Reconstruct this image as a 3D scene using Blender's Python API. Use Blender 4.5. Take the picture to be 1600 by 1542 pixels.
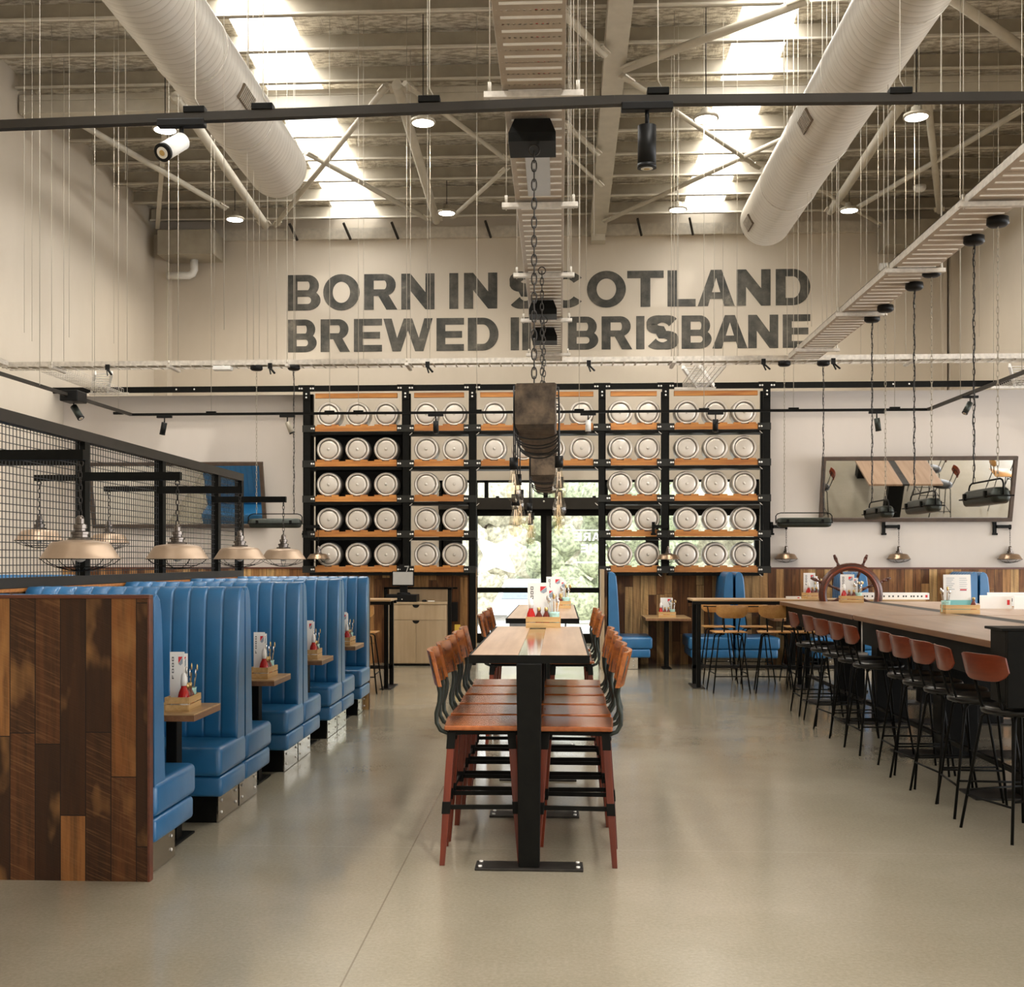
import bpy, bmesh, math, random
from mathutils import Vector, Matrix, Euler, noise
for _o in list(bpy.data.objects): bpy.data.objects.remove(_o)
SC = bpy.context.scene
COL = SC.collection
random.seed(7)
PI = math.pi
# ---------------------------------------------------------------- camera
F, CX, CY, HC, TH = 1800.0, 785.0, 875.0, 1.517, math.radians(2.86)
cam_data = bpy.data.cameras.new('camera'); cam = bpy.data.objects.new('camera', cam_data); COL.objects.link(cam)
cam.location = (0, 0, HC); cam.rotation_euler = (PI/2, 0, TH)
cam_data.sensor_width = 36; cam_data.lens = F/1600*36
cam_data.shift_x = (800-CX)/1600; cam_data.shift_y = (CY-771)/1600
cam_data.clip_start = 0.05; cam_data.clip_end = 200
SC.camera = cam
# ---------------------------------------------------------------- world, sun, daylight, exposure
w = bpy.data.worlds.new('sky'); SC.world = w; w.use_nodes = True
wn = w.node_tree.nodes; wl = w.node_tree.links
for n in list(wn): wn.remove(n)
wo = wn.new('ShaderNodeOutputWorld'); wb = wn.new('ShaderNodeBackground')
sky = wn.new('ShaderNodeTexSky'); sky.sky_type = 'HOSEK_WILKIE'; sky.turbidity = 6; sky.sun_direction = (0.35, 0.45, 0.8)
wm = wn.new('ShaderNodeMix'); wm.data_type = 'RGBA'; wm.inputs[0].default_value = 0.75
wl.new(sky.outputs[0], wm.inputs[6]); wm.inputs[7].default_value = (1.0, 1.0, 1.0, 1)
wl.new(wm.outputs[2], wb.inputs[0]); wb.inputs[1].default_value = 4.2
wl.new(wb.outputs[0], wo.inputs[0])
def lamp(name, typ, loc, energy, rot=(0,0,0), color=(1,1,1), size=None, size_y=None, spot=None):
    d = bpy.data.lights.new(name, typ); d.energy = energy; d.color = color
    if typ == 'AREA':
        d.shape = 'RECTANGLE'; d.size = size; d.size_y = size_y or size
    elif size is not None:
        d.shadow_soft_size = size
    if spot: d.spot_size, d.spot_blend = spot, 0.6
    o = bpy.data.objects.new(name, d); COL.objects.link(o); o.location = loc; o.rotation_euler = rot
    return o
s = lamp('sun', 'SUN', (0, 30, 20), 3.6, (math.radians(35), math.radians(20), 0), (1.0, 0.96, 0.88)); s.data.angle = 0.02
# daylight falling through the roof's skylight strips and the side room window
DAY = (1.0, 0.965, 0.91)
lamp('skylight_left_light', 'AREA', (-3.72, 7.0, 8.63), 1150, (-0.055, 0, 0), DAY, 0.75, 27)
lamp('skylight_right_light', 'AREA', (2.57, 7.0, 8.63), 1150, (-0.055, 0, 0), DAY, 0.68, 27)
lamp('rear_fill_light', 'AREA', (0.5, -6.8, 2.4), 60, (PI/2, 0, 0), (1.0, 0.97, 0.92), 9, 4.2)  # unseen fill lamp added in front of the closed rear wall
lamp('side_window_light', 'AREA', (12.85, 5.0, 2.3), 720, (0, PI/2, 0), (0.98, 0.98, 1.0), 3.2, 22)
_p = lamp('entry_portal', 'AREA', (0.6, 21.5, 1.6), 1, (-PI/2, 0, 0), (1, 1, 1), 6.4, 3.2); _p.data.cycles.is_portal = True
SC.view_settings.view_transform = 'Standard'; SC.view_settings.look = 'None'
SC.view_settings.gamma = 1.0; SC.view_settings.use_curve_mapping = False
SC.view_settings.exposure = 0.24
SC.cycles.max_bounces = 8; SC.cycles.diffuse_bounces = 5; SC.cycles.glossy_bounces = 4
SC.cycles.transmission_bounces = 6; SC.cycles.transparent_max_bounces = 12
SC.cycles.sample_clamp_indirect = 6; SC.cycles.caustics_reflective = False; SC.cycles.caustics_refractive = False
# ---------------------------------------------------------------- photo geometry: pixel rays to world points
CT, ST = math.cos(TH), math.sin(TH)
def ray(px, py):
    xr, up = (px-CX)/F, -(py-CY)/F
    return Vector((xr*CT - ST, xr*ST + CT, up))
def atY(px, py, Y):
    d = ray(px, py); t = Y/d.y; return Vector((d.x*t, Y, HC + d.z*t))
def atZ(px, py, Z):
    d = ray(px, py); t = (Z-HC)/d.z; return Vector((d.x*t, d.y*t, Z))
def atX(px, py, X):
    d = ray(px, py); t = X/d.x; return Vector((X, d.y*t, HC + d.z*t))
# ---------------------------------------------------------------- material helpers
class NT:
    def __init__(s, name):
        m = bpy.data.materials.new(name); m.use_nodes = True; s.m = m
        s.n, s.l = m.node_tree.nodes, m.node_tree.links
        s.b = s.n['Principled BSDF']; s.out = s.n['Material Output']
    def add(s, t, **k):
        n = s.n.new(t)
        for a, v in k.items():
            if a.startswith('i_'):
                key = a[2:]; key = int(key) if key.isdigit() else key.replace('_', ' ')
                n.inputs[key].default_value = v
            else: setattr(n, a, v)
        return n
    def link(s, a, b): s.l.new(a, b)
    def coord(s, scale=(1,1,1), kind='Object', rot=(0,0,0)):
        tc = s.add('ShaderNodeTexCoord'); mp = s.add('ShaderNodeMapping')
        mp.inputs['Scale'].default_value = scale; mp.inputs['Rotation'].default_value = rot
        s.link(tc.outputs[kind], mp.inputs[0]); return mp.outputs[0]
    def noise(s, vec, scale, detail=4, rough=0.5):
        n = s.add('ShaderNodeTexNoise', i_Scale=scale, i_Detail=detail, i_Roughness=rough)
        s.link(vec, n.inputs['Vector']); return n.outputs['Fac']
    def ramp(s, fac, stops):
        r = s.add('ShaderNodeValToRGB'); e = r.color_ramp.elements
        while len(e) < len(stops): e.new(0.5)
        for i, (p, c) in enumerate(stops):
            e[i].position = p; e[i].color = (*c, 1) if len(c) == 3 else c
        s.link(fac, r.inputs[0]); return r.outputs[0]
    def mix(s, fac, a, b, mode='MIX'):
        n = s.add('ShaderNodeMix', data_type='RGBA', blend_type=mode)
        for v, i in ((fac, 0), (a, 6), (b, 7)):
            if isinstance(v, (int, float)): n.inputs[i].default_value = v
            elif isinstance(v, tuple): n.inputs[i].default_value = (*v[:3], 1)
            else: s.link(v, n.inputs[i])
        return n.outputs[2]
    def math(s, op, a, b=0.0):
        n = s.add('ShaderNodeMath', operation=op)
        for v, i in ((a, 0), (b, 1)):
            if isinstance(v, (int, float)): n.inputs[i].default_value = v
            else: s.link(v, n.inputs[i])
        return n.outputs[0]
    def bump(s, h, strength=0.3, dist=0.01):
        n = s.add('ShaderNodeBump', i_Strength=strength, i_Distance=dist)
        s.link(h, n.inputs['Height']); s.link(n.outputs[0], s.b.inputs['Normal'])
    def set(s, **k):
        for a, v in k.items():
            i = s.b.inputs[a.replace('_', ' ')]
            if isinstance(v, (int, float)): i.default_value = v
            elif isinstance(v, tuple): i.default_value = (*v, 1) if len(v) == 3 else v
            else: s.link(v, i)
        return s
MAT = {}
def plain(name, col, rough=0.5, metal=0.0, var=0.12, scale=12, bump=0.0, **k):
    t = NT(name); v = t.coord(); f = t.noise(v, scale, 5)
    lo = tuple(c*(1-var) for c in col); hi = tuple(min(1, c*(1+var)) for c in col)
    t.set(Base_Color=t.ramp(f, [(0.3, lo), (0.7, hi)]), Roughness=rough, Metallic=metal, **k)
    if bump: t.bump(t.noise(v, scale*4, 4), bump, 0.004)
    MAT[name] = t.m; return t.m
plain('black_steel', (0.005, 0.005, 0.0042), 0.5, 0.0, 0.25, 20, Specular_IOR_Level=0.12)
plain('black_steel_worn', (0.03, 0.026, 0.022), 0.5, 0.5, 0.5, 9)
plain('brown_steel', (0.024, 0.020, 0.015), 0.5, 0.0, 0.15, 6, Specular_IOR_Level=0.3)
plain('galvanised', (0.62, 0.58, 0.52), 0.42, 0.55, 0.15, 25)
plain('galv_dark', (0.36, 0.32, 0.25), 0.45, 0.25, 0.10, 5)
plain('galv_highlight', (0.60, 0.56, 0.48), 0.45, 0.2, 0.08, 5)
plain('painted_steel', (0.50, 0.46, 0.38), 0.5, 0.0, 0.08, 5)
plain('white_plastic', (0.80, 0.79, 0.76), 0.4, 0, 0.03)
plain('black_plastic', (0.006, 0.006, 0.006), 0.45, 0, 0.1, Specular_IOR_Level=0.2)
plain('grey_screen', (0.45, 0.44, 0.42), 0.35, 0, 0.03)
plain('black_vinyl', (0.005, 0.005, 0.005), 0.28, 0, 0.1, 30, Specular_IOR_Level=0.35)
plain('gunmetal', (0.028, 0.034, 0.028), 0.45, 0.5, 0.2, 15)
plain('bolt_steel', (0.85, 0.82, 0.78), 0.35, 0.3, 0.03)
plain('keg_steel', (0.68, 0.63, 0.565), 0.40, 0.5, 0.05, 8)
plain('plate_steel', (0.016, 0.016, 0.013), 0.5, 0.0, 0.2, 20, Specular_IOR_Level=0.3)
plain('keg_groove_shade', (0.16, 0.14, 0.12), 0.5, 0.5, 0.1)
plain('chrome', (0.75, 0.75, 0.74), 0.15, 1.0, 0.05)
plain('kick_steel', (0.42, 0.38, 0.32), 0.12, 0.95, 0.08, 6)
plain('polished_strip', (0.55, 0.48, 0.40), 0.10, 0.9, 0.1, 6)
plain('soffit_paint', (0.55, 0.50, 0.42), 0.6)
plain('gold_shade', (0.40, 0.29, 0.20), 0.42, 0.5, 0.12, 5)
plain('bronze_shade', (0.34, 0.24, 0.16), 0.3, 0.85, 0.15, 9)
plain('shade_inner', (0.75, 0.72, 0.66), 0.5, 0.0, 0.04)
plain('duct_steel', (0.66, 0.63, 0.57), 0.4, 0.5, 0.06, 3)
plain('concrete_out', (0.75, 0.72, 0.68), 0.9, 0, 0.1, 1)
plain('car_white', (0.8, 0.82, 0.85), 0.2, 0, 0.02)
plain('tyre', (0.02, 0.02, 0.02), 0.8)
plain('paper_white', (0.86, 0.85, 0.82), 0.7, 0, 0.02)
plain('teal_paper', (0.22, 0.55, 0.55), 0.7, 0, 0.05)
plain('red_print', (0.65, 0.03, 0.04), 0.6, 0, 0.05)
plain('grey_print', (0.30, 0.36, 0.42), 0.6, 0, 0.1)
plain('dark_print', (0.05, 0.05, 0.05), 0.7, 0, 0.1)
plain('ketchup_red', (0.45, 0.01, 0.008), 0.12, 0, 0.05)
plain('sauce_dark', (0.14, 0.02, 0.01), 0.12, 0, 0.1)
plain('cutlery_steel', (0.7, 0.68, 0.65), 0.2, 0.95, 0.05)
plain('terracotta', (0.65, 0.25, 0.12), 0.3, 0, 0.05)
plain('enamel_teal', (0.45, 0.72, 0.66), 0.3, 0, 0.25, 60)
plain('yellow_plastic', (0.75, 0.5, 0.06), 0.4, 0, 0.05)
t = NT('decal_white'); _tl = t.add('ShaderNodeBsdfTranslucent'); _mx = t.add('ShaderNodeMixShader', i_0=0.7); t.set(Base_Color=(0.9, 0.9, 0.88)); _tl.inputs[0].default_value = (0.95, 0.95, 0.95, 1)
t.link(t.b.outputs[0], _mx.inputs[1]); t.link(_tl.outputs[0], _mx.inputs[2]); t.link(_mx.outputs[0], t.out.inputs[0]); MAT['decal_white'] = t.m
plain('leaf_green', (0.30, 0.34, 0.22), 0.8, 0, 0.7, 9, 0.6)
plain('leaf_dry', (0.40, 0.39, 0.30), 0.8, 0, 0.5, 9, 0.6)
plain('mirror_frame', (0.07, 0.045, 0.03), 0.5, 0, 0.2)
plain('cable_black', (0.01, 0.01, 0.01), 0.5)
plain('wire_light', (0.48, 0.44, 0.37), 0.5, 0.3, 0.03)
plain('duct_grille', (0.16, 0.12, 0.08), 0.6, 0.3, 0.1)
plain('brass', (0.6, 0.42, 0.18), 0.3, 0.9, 0.1)
def emit(name, col, strength):
    t = NT(name); t.set(Base_Color=(0.8,0.8,0.8), Emission_Color=col, Emission_Strength=strength); MAT[name] = t.m
emit('lens_glow', (1.0, 0.93, 0.82), 14)
emit('bulb_glow', (1.0, 0.62, 0.32), 0.5)
t = NT('mirror_glass'); t.set(Base_Color=(0.86,0.86,0.84), Metallic=1.0, Roughness=0.015)
t.set(Roughness=t.ramp(t.noise(t.coord(), 2), [(0.3, (0.01,)*3), (0.8, (0.03,)*3)])); MAT['mirror_glass'] = t.m
def thin_glass(name, col, gloss, rough=0.02):
    t = NT(name); tr = t.add('ShaderNodeBsdfTransparent'); tr.inputs[0].default_value = (*col, 1)
    gl = t.add('ShaderNodeBsdfGlossy', i_Roughness=rough); mx = t.add('ShaderNodeMixShader')
    lw = t.add('ShaderNodeLayerWeight', i_Blend=0.3)
    t.link(t.math('ADD', t.math('MULTIPLY', lw.outputs['Facing'], 0.6*gloss*4), gloss), mx.inputs[0])
    t.link(tr.outputs[0], mx.inputs[1]); t.link(gl.outputs[0], mx.inputs[2]); t.link(mx.outputs[0], t.out.inputs[0]); MAT[name] = t.m
thin_glass('window_glass', (0.96, 0.97, 0.97), 0.03)
thin_glass('bulb_glass', (0.96, 0.92, 0.84), 0.05)
thin_glass('clear_glass', (0.90, 0.90, 0.88), 0.12)
# translucent skylight sheet
t = NT('skylight_sheet'); tr = t.add('ShaderNodeBsdfTransparent'); tl = t.add('ShaderNodeBsdfTranslucent'); mx = t.add('ShaderNodeMixShader', i_0=0.5)
wv = t.add('ShaderNodeTexWave', i_Scale=3.0); t.link(t.coord(), wv.inputs[0])
t.link(t.ramp(wv.outputs[0], [(0, (0.9,0.9,0.86)), (1, (1,1,0.97))]), tl.inputs[0])
t.link(tr.outputs[0], mx.inputs[1]); t.link(tl.outputs[0], mx.inputs[2]); t.link(mx.outputs[0], t.out.inputs[0]); MAT['skylight_sheet'] = t.m
# walls
def wallmat(name, a, b):
    t = NT(name); v = t.coord((1, 1, 0.45)); f = t.noise(v, 0.7, 6, 0.6)
    t.set(Base_Color=t.ramp(f, [(0.3, a), (0.7, b)]), Roughness=0.75); t.bump(t.noise(t.coord(), 60, 3), 0.08, 0.003); MAT[name] = t.m
wallmat('wall_upper', (0.54, 0.475, 0.385), (0.61, 0.545, 0.455))
wallmat('wall_lower', (0.58, 0.525, 0.47), (0.64, 0.58, 0.525))
# polished concrete floor
t = NT('polished_concrete'); v = t.coord()
big = t.noise(v, 0.55, 7, 0.62); fine = t.noise(v, 60, 3, 0.7)
base = t.ramp(big, [(0.25, (0.205, 0.175, 0.115)), (0.5, (0.265, 0.231, 0.165)), (0.75, (0.35, 0.305, 0.235))])
base = t.mix(0.22, base, t.ramp(fine, [(0.3, (0.18, 0.16, 0.12)), (0.7, (0.46, 0.42, 0.34))]))
vo = t.add('ShaderNodeTexVoronoi', i_Scale=42.0); t.link(v, vo.inputs['Vector'])
sp = t.ramp(vo.outputs['Distance'], [(0.0, (1,)*3), (0.10, (0,)*3)])
rare = t.ramp(t.noise(v, 9, 2), [(0.56, (0,)*3), (0.64, (1,)*3)])
base = t.mix(t.math('MULTIPLY', t.math('MULTIPLY', sp, rare), 0.55), base, t.ramp(t.noise(v, 20, 0), [(0.45, (0.10, 0.08, 0.06)), (0.5, (0.62, 0.58, 0.5))]))
sx = t.add('ShaderNodeSeparateXYZ'); t.link(v, sx.inputs[0])
def joint(sock, pos, wd):
    d = t.math('ABSOLUTE', t.math('SUBTRACT', sock, pos)); return t.math('LESS_THAN', d, wd)
jx = t.math('MAXIMUM', joint(sx.outputs[0], -0.78, 0.0035), joint(sx.outputs[0], 4.4, 0.0035))
base = t.mix(t.math('MULTIPLY', jx, 0.6), base, (0.10, 0.08, 0.05))
jy = t.math('MAXIMUM', joint(sx.outputs[1], 6.05, 0.004), joint(sx.outputs[1], 11.3, 0.004))
base = t.mix(t.math('MULTIPLY', jy, 0.22), base, (0.5, 0.46, 0.38))
rg = t.ramp(t.noise(v, 1.3, 5), [(0.3, (0.11,)*3), (0.7, (0.24,)*3)])
t.set(Base_Color=base, Roughness=rg, Specular_IOR_Level=0.6); t.bump(t.noise(v, 90, 2), 0.03, 0.002); MAT['polished_concrete'] = t.m
# foil-faced roof insulation
t = NT('roof_foil'); v = t.coord((1, 1, 1)); v2 = t.coord((5, 16, 1))
cr = t.noise(v2, 1.3, 7, 0.62); n2 = t.noise(t.coord((7, 1.5, 1)), 1.2, 5, 0.6)
t.set(Base_Color=t.ramp(cr, [(0.42, (0.50, 0.44, 0.34)), (0.56, (0.94, 0.89, 0.78))]), Metallic=0.3, Roughness=0.36)
bk = t.add('ShaderNodeTexBrick', offset=0.0, i_Scale=1.0, i_Mortar_Size=0.02); bk.inputs['Brick Width'].default_value = 0.3; bk.inputs['Row Height'].default_value = 0.3
t.link(v, bk.inputs[0]); bmp = t.math('ADD', t.math('ADD', cr, n2), t.math('MULTIPLY', bk.outputs['Fac'], -0.35)); t.bump(bmp, 0.9, 0.06); MAT['roof_foil'] = t.m
# spiral duct
t = NT('spiral_duct'); v = t.coord(); wv = t.add('ShaderNodeTexWave', wave_type='BANDS', bands_direction='Y', wave_profile='SAW', i_Scale=3.6, i_Distortion=0.0); t.link(v, wv.inputs[0])
ln = t.ramp(wv.outputs[0], [(0.0, (0.26,0.23,0.18)), (0.10, (0.64, 0.60, 0.54)), (1.0, (0.70,0.67,0.61))])
t.set(Base_Color=t.mix(0.3, ln, t.ramp(t.noise(t.coord((1, 6, 1)), 4, 5), [(0.3, (0.5,0.47,0.4)), (0.7, (0.78,0.76,0.7))])), Metallic=0.35, Roughness=0.38); t.bump(wv.outputs[0], 0.5, 0.02); MAT['spiral_duct'] = t.m
# woods
def wood(name, c1, c2, axis='X', scale=1.0, rough=0.4, streak=14, bump=0.12):
    t = NT(name); st = {'X': (1.2, streak, streak), 'Y': (streak, 1.2, streak), 'Z': (streak, streak, 1.2)}[axis]
    v = t.coord(tuple(a*scale for a in st)); f = t.noise(v, 1.0, 6, 0.6)
    fw = t.noise(t.coord(tuple(a*scale*(4 if a > 2 else 1.5) for a in st)), 1.0, 3, 0.5)
    f2 = t.math('ADD', t.math('MULTIPLY', f, 0.75), t.math('MULTIPLY', fw, 0.25))
    oi = t.add('ShaderNodeObjectInfo'); cl = t.ramp(f2, [(0.36, c1), (0.62, c2)])
    cl = t.mix(t.math('MULTIPLY', oi.outputs['Random'], 0.35), cl, tuple(c*0.55 for c in c1))
    t.set(Base_Color=cl, Roughness=rough); t.bump(f2, bump, 0.003); MAT[name] = t.m
wood('stool_wood', (0.25, 0.062, 0.016), (0.44, 0.135, 0.035), 'Y', 0.6, 0.24)
wood('stool_back_wood', (0.22, 0.055, 0.012), (0.42, 0.135, 0.03), 'Y', 1.4, 0.25)
wood('stool_leg_wood', (0.085, 0.011, 0.0035), (0.155, 0.022, 0.006), 'Z', 1.4, 0.35)
wood('red_ply', (0.15, 0.026, 0.008), (0.22, 0.042, 0.013), 'Y', 1.2, 0.3)
wood('honey_ply', (0.48, 0.22, 0.06), (0.66, 0.36, 0.12), 'X', 1.2, 0.3)
wood('table_oak', (0.33, 0.20, 0.12), (0.50, 0.335, 0.225), 'Y', 0.7, 0.3)
wood('table_edge', (0.16, 0.07, 0.03), (0.30, 0.15, 0.07), 'Y', 1.3, 0.4)
wood('booth_top_wood', (0.42, 0.26, 0.12), (0.60, 0.40, 0.20), 'X', 1.3, 0.4)
wood('crate_wood', (0.55, 0.33, 0.12), (0.72, 0.48, 0.22), 'X', 2.5, 0.45)
wood('rail_wood', (0.36, 0.12, 0.025), (0.60, 0.26, 0.06), 'X', 1.6, 0.5)
wood('kiosk_wood', (0.40, 0.29, 0.17), (0.52, 0.39, 0.25), 'Z', 0.6, 0.5, 8)
wood('old_beam', (0.020, 0.012, 0.006), (0.13, 0.09, 0.055), 'Y', 1.6, 0.85, 6, 0.8)
wood('wheel_wood', (0.055, 0.016, 0.008), (0.13, 0.036, 0.018), 'X', 1.5, 0.3)
wood('panel_trim_wood', (0.07, 0.020, 0.010), (0.13, 0.035, 0.016), 'X', 1.0, 0.4)
def planks(name, plank_w, plank_l, stops, seed=0.0):
    """reclaimed boards standing upright: each board its own tone, saw marks across it"""
    t = NT(name); tc = t.add('ShaderNodeTexCoord'); sp = t.add('ShaderNodeSeparateXYZ'); t.link(tc.outputs['Object'], sp.inputs[0])
    x = t.math('ADD', t.math('ADD', sp.outputs[0], sp.outputs[1]), 20+seed)
    ci = t.math('FLOOR', t.math('DIVIDE', x, plank_w)); cf = t.math('FRACT', t.math('DIVIDE', x, plank_w))
    wn1 = t.add('ShaderNodeTexWhiteNoise', noise_dimensions='1D'); t.link(ci, wn1.inputs['W'])
    z = t.math('ADD', t.math('DIVIDE', sp.outputs[2], plank_l), t.math('MULTIPLY', wn1.outputs['Value'], 7.0))
    ri = t.math('FLOOR', z); rf = t.math('FRACT', z)
    wn2 = t.add('ShaderNodeTexWhiteNoise', noise_dimensions='2D'); cb = t.add('ShaderNodeCombineXYZ')
    t.link(ci, cb.inputs[0]); t.link(ri, cb.inputs[1]); t.link(cb.outputs[0], wn2.inputs['Vector'])
    tone = t.ramp(wn2.outputs['Value'], stops)
    # grain along the board, offset per board
    cb2 = t.add('ShaderNodeCombineXYZ'); t.link(t.math('MULTIPLY', x, 26.0), cb2.inputs[0]); t.link(t.math('ADD', t.math('MULTIPLY', sp.outputs[2], 1.6), t.math('MULTIPLY', wn2.outputs['Value'], 40)), cb2.inputs[1])
    g = t.noise(cb2.outputs[0], 1.0, 5, 0.6)
    cb3 = t.add('ShaderNodeCombineXYZ'); t.link(t.math('MULTIPLY', x, 5.0), cb3.inputs[0]); t.link(t.math('ADD', t.math('MULTIPLY', sp.outputs[2], 2.2), t.math('MULTIPLY', wn2.outputs['Value'], 60)), cb3.inputs[1])
    blot = t.noise(cb3.outputs[0], 1.0, 3, 0.5)
    tone = t.mix(t.ramp(g, [(0.33, (0.6,)*3), (0.58, (0.0,)*3)]), tone, (0.012, 0.006, 0.003))
    tone = t.mix(t.ramp(blot, [(0.56, (0.0,)*3), (0.75, (0.65,)*3)]), tone, (0.42, 0.21, 0.07))
    # slanting saw marks
    mp0 = t.add('ShaderNodeMapping'); mp0.inputs['Rotation'].default_value = (0, math.radians(-24), 0); t.link(tc.outputs['Object'], mp0.inputs[0])
    mp = t.add('ShaderNodeMapping'); mp.inputs['Scale'].default_value = (5, 5, 130)
    t.link(mp0.outputs[0], mp.inputs[0]); saw = t.noise(mp.outputs[0], 1.0, 2, 0.5)
    tone = t.mix(t.math('MULTIPLY', t.ramp(saw, [(0.5, (0.0,)*3), (0.7, (0.30,)*3)]), t.math('GREATER_THAN', wn2.outputs['Value'], 0.35)), tone, (0.26, 0.13, 0.05))
    gap = t.math('MAXIMUM', t.math('GREATER_THAN', t.math('ABSOLUTE', t.math('SUBTRACT', cf, 0.5)), 0.482), t.math('LESS_THAN', rf, 0.004))
    t.set(Base_Color=t.mix(gap, tone, (0.006, 0.003, 0.002)), Roughness=0.5, Specular_IOR_Level=0.3)
    t.bump(t.math('SUBTRACT', t.math('ADD', g, t.math('MULTIPLY', saw, 0.6)), t.math('MULTIPLY', gap, 2.5)), 0.35, 0.006); MAT[name] = t.m
planks('reclaimed_dark', 0.122, 1.15, [(0.0, (0.022, 0.009, 0.004)), (0.4, (0.050, 0.018, 0.006)), (0.68, (0.10, 0.036, 0.011)), (0.86, (0.20, 0.075, 0.020)), (1.0, (0.30, 0.13, 0.04))], 0.03)
planks('reclaimed_mixed', 0.115, 1.3, [(0.0, (0.09, 0.032, 0.010)), (0.3, (0.22, 0.09, 0.03)), (0.6, (0.42, 0.21, 0.075)), (1.0, (0.70, 0.46, 0.20))], 0.0)
# booth leather
def leather(name, c1, c2, rough=0.34):
    t = NT(name); v = t.coord(); f = t.noise(v, 5, 4)
    t.set(Base_Color=t.ramp(f, [(0.3, c1), (0.7, c2)]), Roughness=rough, Coat_Weight=0.25, Coat_Roughness=0.3, Specular_IOR_Level=0.6)
    t.bump(t.math('ADD', t.math('MULTIPLY', t.noise(v, 220, 2), 0.25), t.noise(v, 6, 3)), 0.22, 0.01); MAT[name] = t.m
leather('blue_leather', (0.011, 0.112, 0.27), (0.018, 0.142, 0.33))
plain('seam_blue', (0.015, 0.07, 0.2), 0.5)
# wall lettering paint, worn
t = NT('worn_black_paint'); v = t.coord((1, 1, 1)); f = t.noise(v, 3.2, 6, 0.65)
t.set(Base_Color=t.ramp(f, [(0.38, (0.028, 0.028, 0.023)), (0.62, (0.10, 0.092, 0.075)), (0.8, (0.28, 0.25, 0.2))]), Roughness=0.6); MAT['worn_black_paint'] = t.m
# perforated tray sheet
def perforated(name, col):
    """folded sheet tray floor: a long slot, then a row of small holes, every 135 mm"""
    t = NT(name); tc = t.add('ShaderNodeTexCoord'); sp = t.add('ShaderNodeSeparateXYZ'); t.link(tc.outputs['Object'], sp.inputs[0])
    fy = t.math('FRACT', t.math('DIVIDE', sp.outputs[1], 0.135)); fx = t.math('FRACT', t.math('DIVIDE', sp.outputs[0], 0.026))
    ax = t.math('ABSOLUTE', sp.outputs[0])
    slot = t.math('MULTIPLY', t.math('LESS_THAN', t.math('ABSOLUTE', t.math('SUBTRACT', fy, 0.25)), 0.055), t.math('LESS_THAN', t.math('ABSOLUTE', t.math('SUBTRACT', sp.outputs[0], 0.02)), 0.125))
    holes = t.math('MULTIPLY', t.math('MULTIPLY', t.math('LESS_THAN', t.math('ABSOLUTE', t.math('SUBTRACT', fy, 0.75)), 0.05), t.math('LESS_THAN', fx, 0.42)), t.math('LESS_THAN', ax, 0.15))
    h = t.math('MAXIMUM', slot, holes)
    f = t.noise(t.coord(), 8, 4); t.set(Base_Color=t.ramp(f, [(0.3, tuple(c*0.85 for c in col)), (0.7, col)]), Metallic=0.3, Roughness=0.45)
    tr = t.add('ShaderNodeBsdfTransparent'); mx = t.add('ShaderNodeMixShader'); t.link(h, mx.inputs[0]); t.link(t.b.outputs[0], mx.inputs[1]); t.link(tr.outputs[0], mx.inputs[2]); t.link(mx.outputs[0], t.out.inputs[0]); MAT[name] = t.m
perforated('perforated_steel', (0.46, 0.375, 0.28))
plain('slot_light', (0.88, 0.84, 0.76), 0.4, 0.1, 0.04)
plain('dark_chrome', (0.14, 0.12, 0.105), 0.25, 0.9, 0.2)
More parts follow.
